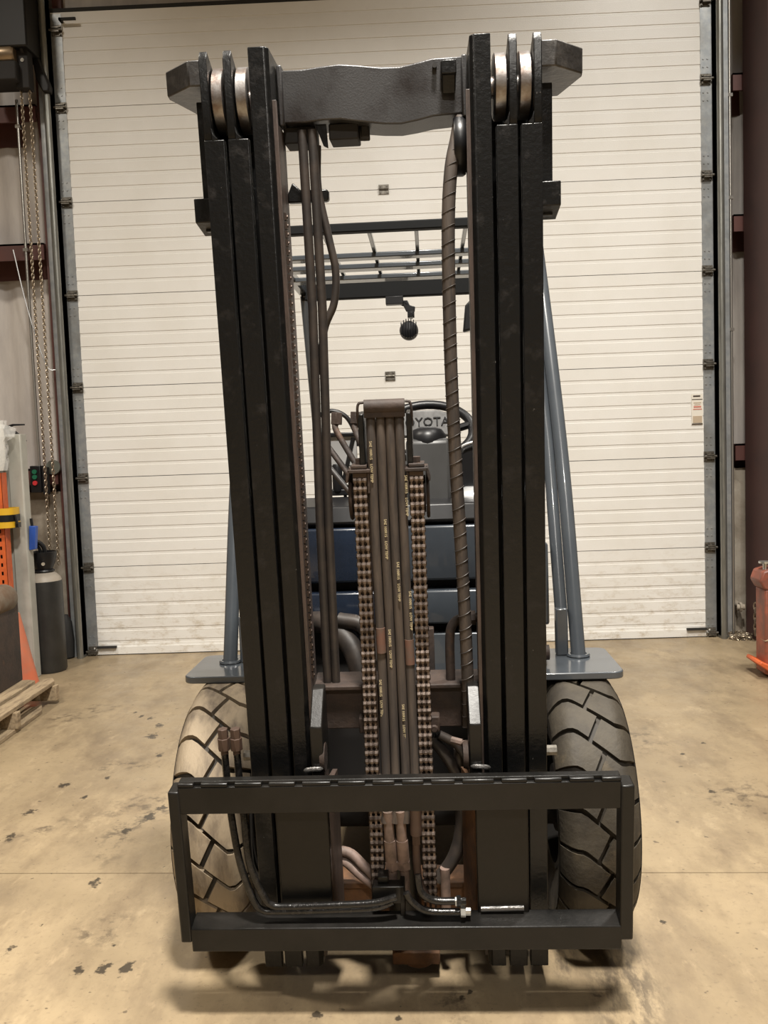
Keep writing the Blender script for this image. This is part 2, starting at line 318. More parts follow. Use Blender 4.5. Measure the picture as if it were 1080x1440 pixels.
# red jambs beside the opening
for sx in (-1, 1):
    MB().box(*sorted((sx * 2.09, sx * 2.29)), .06, .30, 0, 5.6).build('jamb', REDPRIME, wb)
    MB().box(*sorted((sx * 2.29, sx * 7)), .10, .30, 0, 1.13).build('concrete_base', CONCW, wb)
    for zt in (1.295, 2.80, 3.70, 4.9):
        x0, x1 = sorted((sx * 2.29, sx * 7.0))
        g = MB().box(x0, x1, .02, .035, zt - .11, zt).box(x0, x1, .02, .24, zt - .012, zt)
        g.box(x0, x1, .225, .24, zt - .20, zt)
        g.build('girt', REDPRIME, wb)
    # insulation facing, bulging in loose vertical folds
    ins = MB(); nx, nz = 60, 24; x0, x1 = sx * 2.29, sx * 5.2; vs = []; fs = []
    for i in range(nx + 1):
        for j in range(nz + 1):
            t = i / nx; zz = 1.13 + (5.9 - 1.13) * j / nz; x = x0 + (x1 - x0) * t
            vs.append((x, .245 - .018 * sin(x * 31 + .6 * sin(zz * 2.1)) - .014 * sin(x * 13 + 1.3) - .012 * sin(zz * 4 + x * 5), zz))
    for i in range(nx):
        for j in range(nz): a = i * (nz + 1) + j; fs.append((a, a + 1, a + nz + 2, a + nz + 1))
    ins.add(vs, fs).build('insulation_sheet', INSUL, wb, sharp=80)

# ------------------------------------------------------------------ sectional door
H = .6096
door = struct(MB().box(-2.1, 2.1, .045, .06, 0.01, 4.28).build('door_1', GALV))
def panel_mesh():
    pr = [(.045, .002), (0, .002)]
    for k in range(1, 7):
        z = k * H / 7
        pr += [(0, z - .011), (.0035, z - .009), (.0035, z + .010), (0, z + .012)]
    pr += [(0, H - .002), (.045, H - .002)]
    return MB().prism(pr, 'x', -2.145, 2.145).mesh('door_panel', DOOR, sharp=15)
pm = panel_mesh()
stm = MB().box(0, .072, -.004, .002, .012, H - .012)
for zz in (.08, .13, H - .13, H - .08):
    for xx in (.017, .045): stm.cyl((xx, -.004, zz), (xx, -.008, zz), .006, 6)
stm = stm.mesh('end_stile', GALV)
rh = MB().box(-.034, .034, -.010, -.004, -.034, .034).box(-.02, .03, -.035, -.008, -.016, -.008).box(-.02, .03, -.035, -.008, .008, .016)
rh.cyl((-.034, -.024, 0), (.05, -.024, 0), .008, 10)
for xx in (-.022, .022):
    for zz in (-.025, .025): rh.cyl((xx, -.010, zz), (xx, -.018, zz), .007, 6)
rh = rh.mesh('roller_hinge', HINGE)
whl = MB().cyl((0, -.024, 0), (.016, -.024, 0), .023, 14).mesh('track_roller', RUBBER)
ch = MB().box(-.034, .034, -.008, 0, -.03, -.006).box(-.034, .034, -.008, 0, .006, .03).cyl((-.03, -.010, 0), (.03, -.010, 0), .008, 8)
for xx in (-.022, .022):
    for zz in (-.02, .02): ch.cyl((xx, -.008, zz), (xx, -.014, zz), .006, 6)
ch = ch.mesh('center_hinge', HINGE)
for k in range(7):
    put('door_panel', pm, door, (0, 0, k * H))
    put('end_stile', stm, door, (-2.145, 0, k * H)); put('end_stile', stm, door, (2.073, 0, k * H))
for k in range(0, 8):
    z = k * H + (.03 if k == 0 else (-.12 if k == 7 else 0))
    for sx in (-1, 1):
        h = put('roller_hinge', rh, door, (sx * 2.104, 0, z), (0, 0, 0) if sx > 0 else (0, 0, 0))
        if sx < 0: h.scale.x = -1
        put('track_roller', whl, door, (sx * 2.158 - (.016 if sx < 0 else 0), 0, z))
    if 0 < k < 7: put('center_hinge', ch, door, (-.003, 0, z))
MB().box(-2.1, 2.1, -.012, .03, 0.006, .055).build('bottom_retainer', DOOR, door)
MB().box(-2.1, 2.1, -.010, .03, 0, .012).build('bottom_seal', RUBBER, door)
for sx in (-1, 1):
    MB().box(*sorted((sx * 1.94, sx * 2.07)), -.035, -.012, .052, .066).build('lift_handle', RUBBER, door)
MB().box(-2.075, -1.965, -.05, -.035, 4.195, 4.21).box(-2.075, -2.06, -.05, 0, 4.195, 4.21).build('top_bar_bolt', RUBBER, door)
MB().box(-2.2, 2.2, .0, .10, 4.266, 4.292).build('top_seal', RUBBER, door)
# tracks: angle + rolled channel with a bright round lip
for sx in (-1, 1):
    def X(a, b): return sorted((sx * a, sx * b))
    MB().box(*X(2.150, 2.158), -.08, .09, .02, 4.9).box(*X(2.158, 2.168), .05, .06, .02, 4.9).build('track_angle', TRACK, door)
    pr = [(sx * (2.172 + .022 * cos(a)), -.075 + .022 * sin(a)) for a in [pi * (1 + k / 10) for k in range(11)]]
    pr += [(sx * 2.194, -.02), (sx * 2.190, -.02), (sx * 2.188, -.073)] + [(sx * (2.172 + .016 * cos(a)), -.075 + .016 * sin(a)) for a in [pi * (2 - k / 8) for k in range(9)]]
    pr += [(sx * 2.154, .0), (sx * 2.150, .0)]
    MB().prism(pr, 'z', 0, 4.9).build('vertical_track', TRACK, door)
    MB().box(*X(2.20, 2.24), -.03, .06, 0, 4.9).build('track_backing', GALV, door)
# warning sticker by the right stile
lb = MB().box(1.992, 2.066, -.006, -.003, 1.435, 1.635).build('warning_label', LABELW, door, label='peeling off-white warning label')
MB().box(1.994, 2.064, -.008, -.006, 1.598, 1.602).box(2.003, 2.05, -.008, -.006, 1.617, 1.626).box(1.994, 2.064, -.008, -.006, 1.435, 1.441).build('label_frame', RUST, lb)
MB().box(2.006, 2.055, -.008, -.006, 1.546, 1.556).box(2.002, 2.06, -.008, -.006, 1.532, 1.538).build('label_stripe', LABELR, lb)
MB().box(2.006, 2.055, -.008, -.006, 1.575, 1.58).box(2.01, 2.05, -.008, -.006, 1.563, 1.567).box(2.0, 2.06, -.008, -.006, 1.445, 1.49).build('label_block', LABELK, lb)

# ------------------------------------------------------------------ forklift
OX, OY, YAW = 0.02349, -3.8777, radians(-1.7395)
T = radians(6.75)
fk = tag(empty('forklift', (OX, OY, 0), YAW), 'forklift seen head-on with forkless black mast, blue-grey guard and dusty front tyres', 'forklift')
ML, MR = (0, 0, .07), (T, 0, 0)                     # the mast leans forward: its parts are modelled upright as (u, w, v)
def mp(mb, name, m, bevel=0.002, parent=fk, label=None, sharp=38):
    return mb.build(name, m, parent, ML if parent is fk else (0, 0, 0), MR if parent is fk else (0, 0, 0), bevel, sharp, label)
TOP = 2.12
for sx in (-1, 1):
    def X(a, b): return sorted((sx * a, sx * b))
    # outer and middle rails: flange stops short of the top, the web goes on as a thin blade
    for (nm, u0, u1, dw) in (('outer_mast_rail', .350, .307, .0), ('middle_mast_rail', .3, .256, .0)):
        mb = MB()
        side = 1
        # L-section profile in (u, w): web outside, flange in front, flange at back
        mb.prism([(sx * u0, dw), (sx * u1, dw), (sx * u1, .02), (sx * (u0 - .016), .024), (sx * (u0 - .016), .128), (sx * u1, .132), (sx * u1, .152), (sx * u0, .152)], 'z', 0, 1.945)
        mb.prism([(.004, 1.945), (.0, 1.96), (.0, 2.10), (.012, TOP), (.09, TOP - .04), (.13, 1.945)], 'x', *X(u0, u0 - .017))
        mb.prism([(sx * (u0 - .016), 1.94), (sx * (u0 - .016), 1.972), (sx * (u0 - .021), 1.956), (sx * (u0 - .03), 1.947)], 'y', 0.0, .02)
        mb.box(*X(u0, u1), .132, .152, 1.945, 2.085)
        mp(mb, nm, BLACK)
        rc = (u0 - .017 + u1) / 2 - .001
        mb = MB().lathe([(.03, sx * (rc - .0125)), (.062, sx * (rc - .0125)), (.066, sx * (rc - .0105)), (.066, sx * (rc + .0105)), (.062, sx * (rc + .0125)), (.03, sx * (rc + .0125))], 28, (0, .074, 2.035), 'x')
        mb.lathe([(.012, sx * (rc - .018)), (.022, sx * (rc - .018)), (.022, sx * (rc + .013)), (.012, sx * (rc + .013))], 12, (0, .074, 2.035), 'x')
        mp(mb, 'mast_roller', ROLLER, .0)
    mb = MB().prism([(sx * .247, .0), (sx * .213, .0), (sx * .205, .010), (sx * .205, .145), (sx * .247, .145), (sx * .247, .125), (sx * .222, .12), (sx * .222, .028), (sx * .247, .02)], 'z', 0, TOP)
    mp(mb, 'inner_mast_rail', BLACK)
    # brown inside liner of the inner channel
    mp(MB().box(*X(.2048, .196), .014, .026, 0.02, 2.02).box(*X(.2048, .200), .03, .145, 0.02, 1.98), 'wear_strip', RAILBROWN, .001)
    # ear of the top tie behind the outer rail
    mb = MB()
    mb.prism([(sx * .352, .055), (sx * .386, .055), (sx * .452, .125), (sx * .455, .15), (sx * .425, .30), (sx * .352, .30)], 'z', 2.066, 2.118)
    mp(mb, 'mast_tie_ear', EAR, .003)
    mp(MB().box(*X(.352, .384), .10, .15, 1.775, 2.046), 'mast_side_plate', BLACK)
    mp(MB().prism([(.06, 1.79), (.06, 1.84), (.14, 1.85), (.14, 1.77)], 'x', *X(.352, .396)), 'mast_stop_block', BLACK)
    # carriage roller bracket rising behind the top bar
    mb = MB().prism([(-.045, .46), (-.045, .655), (.03, .72), (.06, .72), (.06, .46)], 'x', *X(.168, .197))
    mp(mb, 'carriage_bracket', BLACKSAT, .003)
    mp(MB().lathe([(.006, sx * .166 - .012), (.03, sx * .166 - .012), (.034, sx * .166), (.006, sx * .166)], 16, (0, -.02, .57), 'x'), 'carriage_side_roller', RUST, 0)
    for q in range(3): pass
    mp(MB().tube(bez([(sx * .215, -.05, .552), (sx * .195, -.052, .556), (sx * .17, -.05, .556)], 4), [.002] + [.0055] * 7 + [.002], 8), 'weld_bead', WELD, 0)
    # carriage uprights between the bars
    mp(MB().box(*(X(.163, .285) if sx < 0 else X(.178, .298)), -.066, -.035, .16, .50), 'carriage_upright', BLACKSAT, .003)
    mp(MB().prism([(sx * .163 if sx < 0 else .178, -.035), (sx * .150, .06), (sx * .162, .06), (sx * .18, -.035)], 'z', .12, .5), 'carriage_roller_plate', RAILBROWN if sx < 0 else RUSTO, .001)
    mp(MB().box(*(X(.498, .528) if sx > 0 else X(.494, .520)), -.112, -.06, .152, .535), 'carriage_side_bar', BLACKSAT, .004)
# crossbeam at the mast head, cast with a swelling in the middle of each side
bw = [(-.198, 2.100, 1.993), (-.15, 2.100, 1.992), (-.11, 2.103, 1.995), (-.07, 2.105, 1.994), (-.03, 2.102, 1.988), (.02, 2.097, 1.982), (.06, 2.096, 1.980), (.095, 2.100, 1.984), (.13, 2.106, 1.990), (.198, 2.108, 1.994)]
vs = []; fs = []
for (u, t, b_) in bw:
    sw = .006 * math.exp(-((u + .07) / .045) ** 2) - .006 * math.exp(-((u - .04) / .05) ** 2) + .005 * math.exp(-((u - .13) / .04) ** 2)
    vs += [(u, .10 - sw, b_), (u, .10 - sw, t), (u, .20, t), (u, .215, b_ - .002)]
for i in range(len(bw) - 1):
    a = i * 4
    for k in range(4): fs.append((a + k, a + (k + 1) % 4, a + 4 + (k + 1) % 4, a + 4 + k))
fs += [(0, 1, 2, 3), tuple(len(vs) - 4 + k for k in range(4))]
mp(MB().add(vs, fs), 'mast_crossbeam', BEAM, .003, sharp=50)
for sx in (-1, 1): mp(MB().box(*sorted((sx * .203, sx * .192)), .086, .16, 1.985, 2.108), 'beam_end_weld', BEAM, .003)
mp(MB().prism([(.062, 2.092), (.084, 2.092), (.084, 2.03), (.078, 2.045)], 'x', .150, .178).prism([(.062, 2.092), (.10, 2.1), (.10, 2.06), (.062, 2.065)], 'x', .148, .18), 'beam_lug', BLACK, .002)
mp(MB().cyl((.135, .082, 2.088), (.135, .095, 2.088), .005, 10), 'beam_hole_shade_disc', SHADOWBLACK, 0)  # solid black disc; its colour stands for the shade in a hole
# parts hanging below the beam on the left
mp(MB().box(-.10, -.035, .12, .20, 1.958, 1.992).box(-.03, -.012, .13, .17, 1.962, 1.988).cyl((-.035, .15, 1.975), (-.012, .15, 1.975), .016, 10).box(-.20, -.13, .12, .2, 1.955, 1.99), 'hose_clamp_block', SHADOWBLACK, .003)
mp(MB().prism([(-.128, 1.99), (-.104, 1.99), (-.102, 1.94), (-.112, 1.945)], 'y', .11, .118), 'hose_guide_blade', BLACK, .001)
mp(MB().prism([(-.200, 1.85), (-.188, 1.875), (-.17, 1.858), (-.112, 1.858), (-.108, 1.853), (-.108, 1.837), (-.112, 1.832), (-.200, 1.832)], 'y', .128, .152), 'hose_clamp', BLACK, .003)
# side lift cylinders and hoses seen through the mast window
for (nm, u0, u1) in (('lift_tube', -.158, -.171), ('lift_tube', -.136, -.150)):
    mp(MB().tube([(u0, .115, 1.98), (u0 + .002, .115, 1.6), (u1 + .004, .12, 1.1), (u1, .12, .60)], .0105, 12), nm, HOSED, 0)
mp(MB().tube(bez([(-.128, .13, 1.95), (-.131, .13, 1.86), (-.112, .13, 1.75), (-.101, .13, 1.68), (-.108, .13, 1.61), (-.134, .13, 1.55), (-.15, .14, 1.45)]), .009, 10), 'bowed_hose', HOSED, 0)
mp(MB().tube(bez([(.188, .11, 1.985), (.178, .09, 1.94), (.163, .075, 1.87), (.154, .065, 1.74), (.152, .06, 1.48), (.157, .06, 1.244), (.166, .06, .99), (.172, .06, .73), (.172, .07, .6)]), .0145, 12), 'spiral_wrapped_hose', HOSE, 0)
wrap = MB(); wp = bez([(.188, .11, 1.985), (.178, .09, 1.94), (.163, .075, 1.87), (.154, .065, 1.74), (.152, .06, 1.48), (.157, .06, 1.244), (.166, .06, .99), (.172, .06, .73), (.172, .07, .6)], 24)
vz = 1.95
for p_ in wp:
    if p_.z < vz:
        vz -= .032
        wrap.tube([(p_.x + .0146 * cos(a), p_.y + .0146 * sin(a), p_.z + .007 * cos(a)) for a in [2 * pi * j / 12 for j in range(13)]], .0013, 5, False)
wr = mp(wrap, 'spiral_wrap', HOSED, 0); wr['kind'] = 'stuff'
mp(MB().lathe([(.02, .172), (.058, .172), (.062, .178), (.062, .192), (.058, .198), (.02, .198)], 24, (0, .12, 1.93), 'x'), 'hose_pulley', PLASTIC, 0)
mp(MB().tube(bez([(.20, .12, .856), (.17, .12, .857), (.145, .12, .845), (.134, .12, .81), (.133, .12, .70), (.133, .12, .6)]), .0115, 12).cyl((.176, .12, .856), (.196, .12, .856), .018, 8), 'elbow_pipe', RUST, 0)
# second-stage chain seen edge-on at the left rail
ec = MB()
for k in range(58):
    v = .74 + k * .0185
    ec.box(-.200, -.1955, .062, .078, v - .0075, v + .0075); ec.cyl((-.200, .07, v), (-.1935, .07, v), .004, 6)
mp(ec, 'mast_chain', CHAIND, 0, label='dark leaf chain seen edge-on along left mast rail')
# cross members
mp(MB().box(-.204, .204, .10, .19, .585, .70).box(-.204, .204, .085, .11, .690, .702), 'mast_cross_member', RUST, .003)
mp(MB().box(-.204, .204, .12, .20, .03, .15).box(-.204, .204, .11, .13, .14, .156), 'lower_cross_member', RUSTO, .003)
mp(MB().box(-.035, .085, .05, .15, -.035, .0).cyl((.03, .1, -.05), (.03, .1, 0), .045, 16), 'cylinder_foot', RUSTO, .003)
# free-lift cylinder with hoses laid over it
mp(MB().cyl((.0, .112, .0), (.0, .112, 1.34), .042, 24), 'lift_cylinder', BLACK, 0)
for sx in (-1, 1): mp(MB().box(*sorted((sx * .048, sx * .061)), .06, .15, 1.2, 1.36), 'hose_guide_cheek', BLACK, .002)
mp(MB().tube([(-.046, .06, 1.376), (.046, .06, 1.376)], .0165, 14).box(-.046, .046, .05, .075, 1.352, 1.365), 'hose_guide_roller', RUST, .001)
for sx in (-1, 1):
    mp(MB().tube(bez([(sx * .047, .06, 1.386), (sx * .058, .06, 1.383), (sx * .061, .06, 1.365), (sx * .060, .07, 1.33)], 5), .0035, 6), 'guide_wire', RUST, 0)
    # chain anchor bracket with bolt
    cx = -.063 if sx < 0 else .068
    mp(MB().box(cx - .026, cx + .026, .045, .11, 1.228, 1.236).box(cx - .018, cx + .018, .05, .10, 1.237, 1.245)
       .prism([(cx + sx * .020, 1.236), (cx + sx * .026, 1.236), (cx + sx * .031, 1.218), (cx + sx * .031, 1.206), (cx + sx * .026, 1.206), (cx + sx * .024, 1.216)], 'y', .045, .08)
       .prism([(cx - sx * .024, 1.228), (cx - sx * .018, 1.228), (cx - sx * .018, 1.18), (cx - sx * .024, 1.18)], 'y', .05, .12), 'chain_bracket', RUST, .0015)
    mp(MB().cyl((cx, .075, 1.243), (cx, .075, 1.258), .010, 6), 'bracket_bolt', RUST, 0)
    mp(MB().lathe([(.012, cx + sx * .020), (.055, cx + sx * .020), (.058, cx + sx * .024), (.055, cx + sx * .028), (.012, cx + sx * .028)], 24, (0, .115, 1.165), 'x')
       .lathe([(.012, cx - .019), (.044, cx - .019), (.044, cx + .019), (.012, cx + .019)], 20, (0, .115, 1.165), 'x'), 'chain_wheel', RUST, 0)
hose_u = (-.033, -.0105, .0115, .0335)
tl = text_mesh('SAE 100R15    LOW TEMP', .0085, .0003, PRINT)
for i, u in enumerate(hose_u):
    du = .006 if i > 1 else .004
    pts = bez([(u * .97, .090, 1.372), (u * .97, .063, 1.33), (u, .060, 1.1), (u + .003, .050, .8), (u + du, .020, .52), (u + du, -.010, .44), (u + du - .004, -.02, .40)], 6)
    h = mp(MB().tube(pts, .0108, 12), 'hydraulic_hose', HOSE, 0)
    for v0 in ((1.30, .74), (1.12, .86), (1.02, .68), (1.22, .95))[i]:
        k = (1.33 - v0) / .5; wv = .060 if v0 > 1.1 else .060 - (1.1 - v0) / .3 * .010 if v0 > .8 else .05 - (.8 - v0) * .107
        lo = .060 if v0 > 1.1 else wv - .004
        q = put('hose_print', tl, h, (u + .0035 * (i - 1), lo - .0125, v0), (0, radians(90), 0)); q.rotation_euler = (radians(90), radians(90), 0)
for (i, v0) in ((0, .83), (3, .80)):
    mp(MB().tube([(hose_u[i] + .003, .0495, v0 + .03), (hose_u[i] + .004, .0455, v0 - .03)], .0111, 12), 'hose_red_band', PRINTR, 0)
# lift chains: every link its own piece
def plate(mb, u0, u1, hp, r):
    pr = []
    for k in range(7): a = -pi / 2 + pi * k / 6; pr.append((r * cos(a) * .0 + r * sin(a), hp + r * cos(a)))
    for k in range(7): a = pi / 2 + pi * k / 6; pr.append((r * sin(a), -hp + r * cos(a)))
    mb.prism(pr, 'x', u0, u1)
PITCH = .0198
def link(us, wd):
    mb = MB()
    for u in us: mb.prism([(-.0055, -PITCH * .5), (.0055, -PITCH * .5), (.0055, PITCH * .5), (-.0055, PITCH * .5)], 'x', u - wd, u + wd)
    mb.cyl((-.0160, 0, PITCH * .5), (.0160, 0, PITCH * .5), .0062, 8)
    for u in (-.0115, 0, .0115): mb.lathe([(.0055, u - .0056), (.0082, u - .0035), (.0082, u + .0035), (.0055, u + .0056)], 8, (0, 0, PITCH * .5), 'x')
    return mb.mesh('chain_link', CHAIN)
lam = link((-.0125, 0, .0125), .0026); lbm = link((-.0118, .0003, .0122), .0022)
for sx in (-1, 1):
    cx = -.062 if sx < 0 else .067
    sb = .005 if sx < 0 else 0
    root = mp(MB().box(cx - .016, cx + .016, .055, .075, 1.205, 1.226).prism([(.062, 1.21), (.066, 1.21), (.066, .80), (-.012, .19), (-.016, .19), (.062, .80)], 'x', cx - .013, cx + .013 + sb), 'lift_chain', CHAIND, .0)
    n = 52
    for k in range(n):
        v = 1.20 - k * PITCH
        ww = .058 if v > .8 else .058 - (.8 - v) * .13
        put('chain_link', lam if k % 2 else lbm, root, (cx + (.005 if v < .5 else 0) * (1 if sx < 0 else 0), ww, v), (0 if v > .8 else -.13, 0, 0))
mp(MB().box(-.068, .008, -.075, -.045, .224, .268).box(-.004, .008, -.075, -.03, .19, .268).box(-.055, -.03, -.06, -.03, .268, .285), 'chain_anchor_block', BLACKSAT, .002)
# hose ends and fittings behind the carriage
for u in (-.027, .002):
    mp(MB().tube([(u, -.018, .43), (u + .002, -.018, .345)], .0125, 12).tube([(u + .002, -.018, .355), (u + .004, -.018, .29)], .0145, 12).tube([(u + .004, -.018, .30), (u + .005, -.018, .28)], .0165, 6)
       .tube([(u + .005, -.018, .285), (u + .006, -.018, .20)], .0115, 12), 'hose_end_fitting', PINK, 0)
mp(MB().tube([(.039, -.02, .44), (.038, -.02, .37)], .014, 12).tube([(.038, -.02, .375), (.038, -.02, .345)], .0105, 6)
   .tube(bez([(.038, -.02, .36), (.037, -.02, .30), (.042, -.035, .255), (.06, -.06, .232)], 6), .0095, 10), 'hose_end_fitting', FITTING, 0)
mp(MB().tube(bez([(.040, -.075, .30), (.046, -.085, .262), (.075, -.088, .242), (.128, -.088, .239)], 6), .0085, 10), 'carriage_tube', TUBE, 0)
mp(MB().tube(bez([(.012, -.088, .262), (.022, -.089, .242), (.045, -.09, .222), (.075, -.09, .214), (.135, -.09, .213)], 6), .0085, 10), 'carriage_tube', TUBE, 0)
for (u, v) in ((.128, .239), (.138, .213)):
    mp(MB().cyl((u, -.089, v), (u + .010, -.089, v), .013, 6).cyl((u + .010, -.089, v), (u + .022, -.089, v), .009, 8), 'tube_nut', ZINC if v < .23 else TUBE, 0)
mp(MB().cyl((.125, -.089, .239), (.133, -.089, .239), .0105, 8).cyl((.137, -.089, .213), (.146, -.089, .213), .0132, 6), 'zinc_collar', ZINC, 0)
for (u0, um, uc, ue, dv) in ((-.402, -.372, -.338, -.02, .0), (-.373, -.35, -.315, -.01, .012)):
    mp(MB().tube(bez([(u0, -.03, .60), (u0 + .002, -.035, .52), (u0 + .012, -.06, .44), (um, -.085, .34), (uc - .008, -.092, .25 + dv), (uc + .012, -.093, .224 + dv), (uc + .05, -.093, .220 + dv), (-.15, -.093, .223 + dv), (-.06, -.093, .228 + dv), (ue, -.088, .24 + dv)], 6), .0085, 10), 'carriage_tube', TUBE, 0)
    mp(MB().cyl((u0, -.03, .585), (u0, -.03, .60), .009, 10).cyl((u0, -.03, .598), (u0, -.03, .628), .0145, 8).cyl((u0, -.03, .626), (u0 - .0005, -.029, .65), .0125, 6), 'capped_fitting', FITTING, .001)
mp(MB().tube(bez([(-.20, .1, .255), (-.14, .1, .25), (-.10, .08, .225), (-.065, .06, .20)], 5), .013, 10).tube(bez([(-.20, .12, .235), (-.15, .1, .225), (-.11, .08, .20), (-.07, .06, .18)], 5), .012, 10), 'low_hose_bundle', PINK, 0)
mp(MB().tube(bez([(.150, .12, .52), (.152, .11, .38), (.147, .10, .30), (.125, .09, .235), (.085, .085, .18)], 6), .017, 12), 'thick_low_hose', HOSED, 0)
mp(MB().tube([(.104, .075, .22), (.104, .075, .06)], .0125, 12), 'low_pipe', PINK, 0)
for u in (-.075, .085):
    mp(MB().box(u - .018, u + .018, .07, .11, .585, .625).cyl((u + .004, .065, .595), (u + .004, .11, .595), .010, 10), 'chain_lug', RUST, .003)
mp(MB().tube(bez([(.10, .09, .57), (.14, .09, .545), (.17, .09, .50)], 5), .011, 10).tube(bez([(.08, .1, .56), (.12, .1, .50), (.16, .1, .42)], 5), .014, 10), 'valve_hose', HOSED, 0)
mp(MB().cyl((.13, .07, .565), (.155, .06, .562), .009, 8).cyl((.15, .06, .562), (.168, .055, .566), .005, 8), 'grease_fitting', PINK, 0)
# rusty pipes with nuts beside the hose guide
for (a, b_, c_) in (((-.121, .17, 1.335), (-.121, .16, 1.315), (-.076, .13, 1.238)), ((-.075, .17, 1.335), (-.076, .16, 1.315), (-.052, .13, 1.26))):
    mp(MB().tube(bez([a, b_, c_], 5), .0075, 10), 'valve_pipe', RUST, 0)
    mp(MB().cyl((a[0], a[1], a[2] - .006), (a[0] + .002, a[1] + .004, a[2] + .022), .0145, 6), 'pipe_nut', RUST, .001)
mp(MB().tube([(-.175, .2, 1.315), (-.09, .14, 1.205)], .0075, 10), 'valve_pipe', RUST, 0)
mp(MB().tube([(-.175, .2, 1.26), (-.09, .14, 1.165)], .0075, 10), 'valve_pipe', HOSED, 0)

# carriage bars
def hook_bar():
    pts = []; cuts = (-.452, -.374, -.296, -.22, -.139, -.061, .005, .07, .14, .227, .30, .377, .448)
    mb = MB(); x = -.497; z1 = .553
    mb.box(-.497, .499, -.096, -.074, .478, z1).box(-.497, .499, -.108, -.096, .478, z1 - .009).box(-.40, .40, -.074, -.058, .478, .525)
    edges = [-.497]
    for c_ in cuts: edges += [c_ - .008, c_ + .008]
    edges.append(.499)
    for i in range(0, len(edges), 2): mb.prism([(-.108, z1 - .009), (-.096, z1 - .009), (-.096, z1), (-.106, z1), (-.108, z1 - .003)], 'x', edges[i], edges[i + 1])
    return mb
mp(hook_bar(), 'carriage_top_bar', BLACKSAT, .0022)
mp(MB().prism([(-.112, .128), (-.112, .188), (-.075, .193), (-.055, .194), (-.055, .15), (-.08, .128)], 'x', -.495, .503), 'carriage_bottom_bar', BLACKSAT, .003)
mp(MB().tube([(.185, -.068, .204), (.285, -.068, .206)], .006, 8), 'weld_bead', WELD, 0)

# ---- tyres
R0 = .352
def tyre(cx, mtread, name):
    uo = lambda s: -.10 + .2 * s                   # s: 0 left edge .. 1 right edge
    def rad(s): return R0 - .05 * max(0, abs(2 * s - 1) - .55) ** 2 / .2
    base = empty_t = None
    prof = [(.19, -.08), (.25, -.098), (.30, -.102)] + [(rad(s) - .017, uo(s)) for s in (0, .1, .2, .35, .5, .65, .8, .9, 1)] + [(.30, .102), (.25, .098), (.19, .08)]
    prof = [(.185, prof[-1][1] - .03), (.185, -.05)] + prof + [(.185, .05)]
    root = MB().lathe(prof, 64, (0, 0, 0), 'x', False).build(name, TYREB, fk, (cx, .365, R0 - .004), sharp=60)
    for sd in (-1, 1):
        MB().lathe([(.19, sd * .03), (.19, sd * .085), (.175, sd * .085), (.165, sd * .05), (.11, sd * .04), (.09, sd * .075), (.0, sd * .08)], 32, (0, 0, 0), 'x', False).build('wheel_rim', GREY if sd * cx > 0 else SHADOWBLACK, root)  # inner rim coloured black to stand for the shade there
    for k in range(6):
        a = 2 * pi * k / 6
        for sd in (-1, 1): MB().cyl((sd * .04, .135 * cos(a), .135 * sin(a)), (sd * .062, .135 * cos(a), .135 * sin(a)), .012, 6).build('wheel_nut', HINGE, root)
    NP = 22; step = 2 * pi / NP
    def gt(s):                                       # groove line across the tread (fraction of a pitch)
        if s < .27: return .04 * (1 - s / .27)
        if s < .80: return -(s - .27) / .53 * .92
        return -.92 + (s - .80) / .2 * .14
    def block(sa, sb, skew0, skew1, gap):
        vs = []; fs = []; ns, nt_ = 7, 3
        for lay in range(2):
            for j in range(nt_ + 1):
                for i in range(ns + 1):
                    tt = j / nt_; a = sa + (skew0 if sa > 0 else 0) * tt; b_ = sb + (skew1 if sb < 1 else 0) * tt
                    s = a + (b_ - a) * i / ns
                    ins = .0 if lay == 0 else .10
                    f_ = (gap + (1 - 2 * gap) * tt); ang = (gt(min(max(s, 0), 1)) + f_) * step
                    r = rad(s) + (-.02 if lay == 0 else 0)
                    vs.append((uo(s), -r * cos(ang), r * sin(ang)))
        L_ = (ns + 1) * (nt_ + 1); idx = lambda l, j, i: l * L_ + j * (ns + 1) + i
        for j in range(nt_):
            for i in range(ns): fs.append((idx(1, j, i), idx(1, j, i + 1), idx(1, j + 1, i + 1), idx(1, j + 1, i)))
        for i in range(ns):
            fs.append((idx(0, 0, i), idx(0, 0, i + 1), idx(1, 0, i + 1), idx(1, 0, i))); fs.append((idx(0, nt_, i), idx(0, nt_, i + 1), idx(1, nt_, i + 1), idx(1, nt_, i)))
        for j in range(nt_):
            fs.append((idx(0, j, 0), idx(0, j + 1, 0), idx(1, j + 1, 0), idx(1, j, 0))); fs.append((idx(0, j, ns), idx(0, j + 1, ns), idx(1, j + 1, ns), idx(1, j, ns)))
        return MB().add(vs, fs).mesh('tread_block', mtread, 30)
    A = block(0, .42, 0, .15, .07); B_ = block(.47, 1, .15, 0, .07)
    for k in range(NP):
        put('tread_block', A, root, rot=(k * step, 0, 0)); put('tread_block', B_, root, rot=(k * step, 0, 0))
    return root
tyre(-.492, TYRE_L, 'front_tire')['label'] = 'dusty tan treaded front tyre, coloured as lit'
tyre(.494, TYRE_R, 'front_tire')['label'] = 'dark dirty treaded front tyre, coloured as shaded'
for sx in (-1, 1):
    MB().lathe([(.1, -.08), (.2, -.09), (.25, -.07), (.26, -.04), (.26, .04), (.25, .07), (.2, .09), (.1, .08)], 32, (0, 0, 0), 'x').build('rear_tire', TYREB, fk, (sx * .46, 2.1, .26))
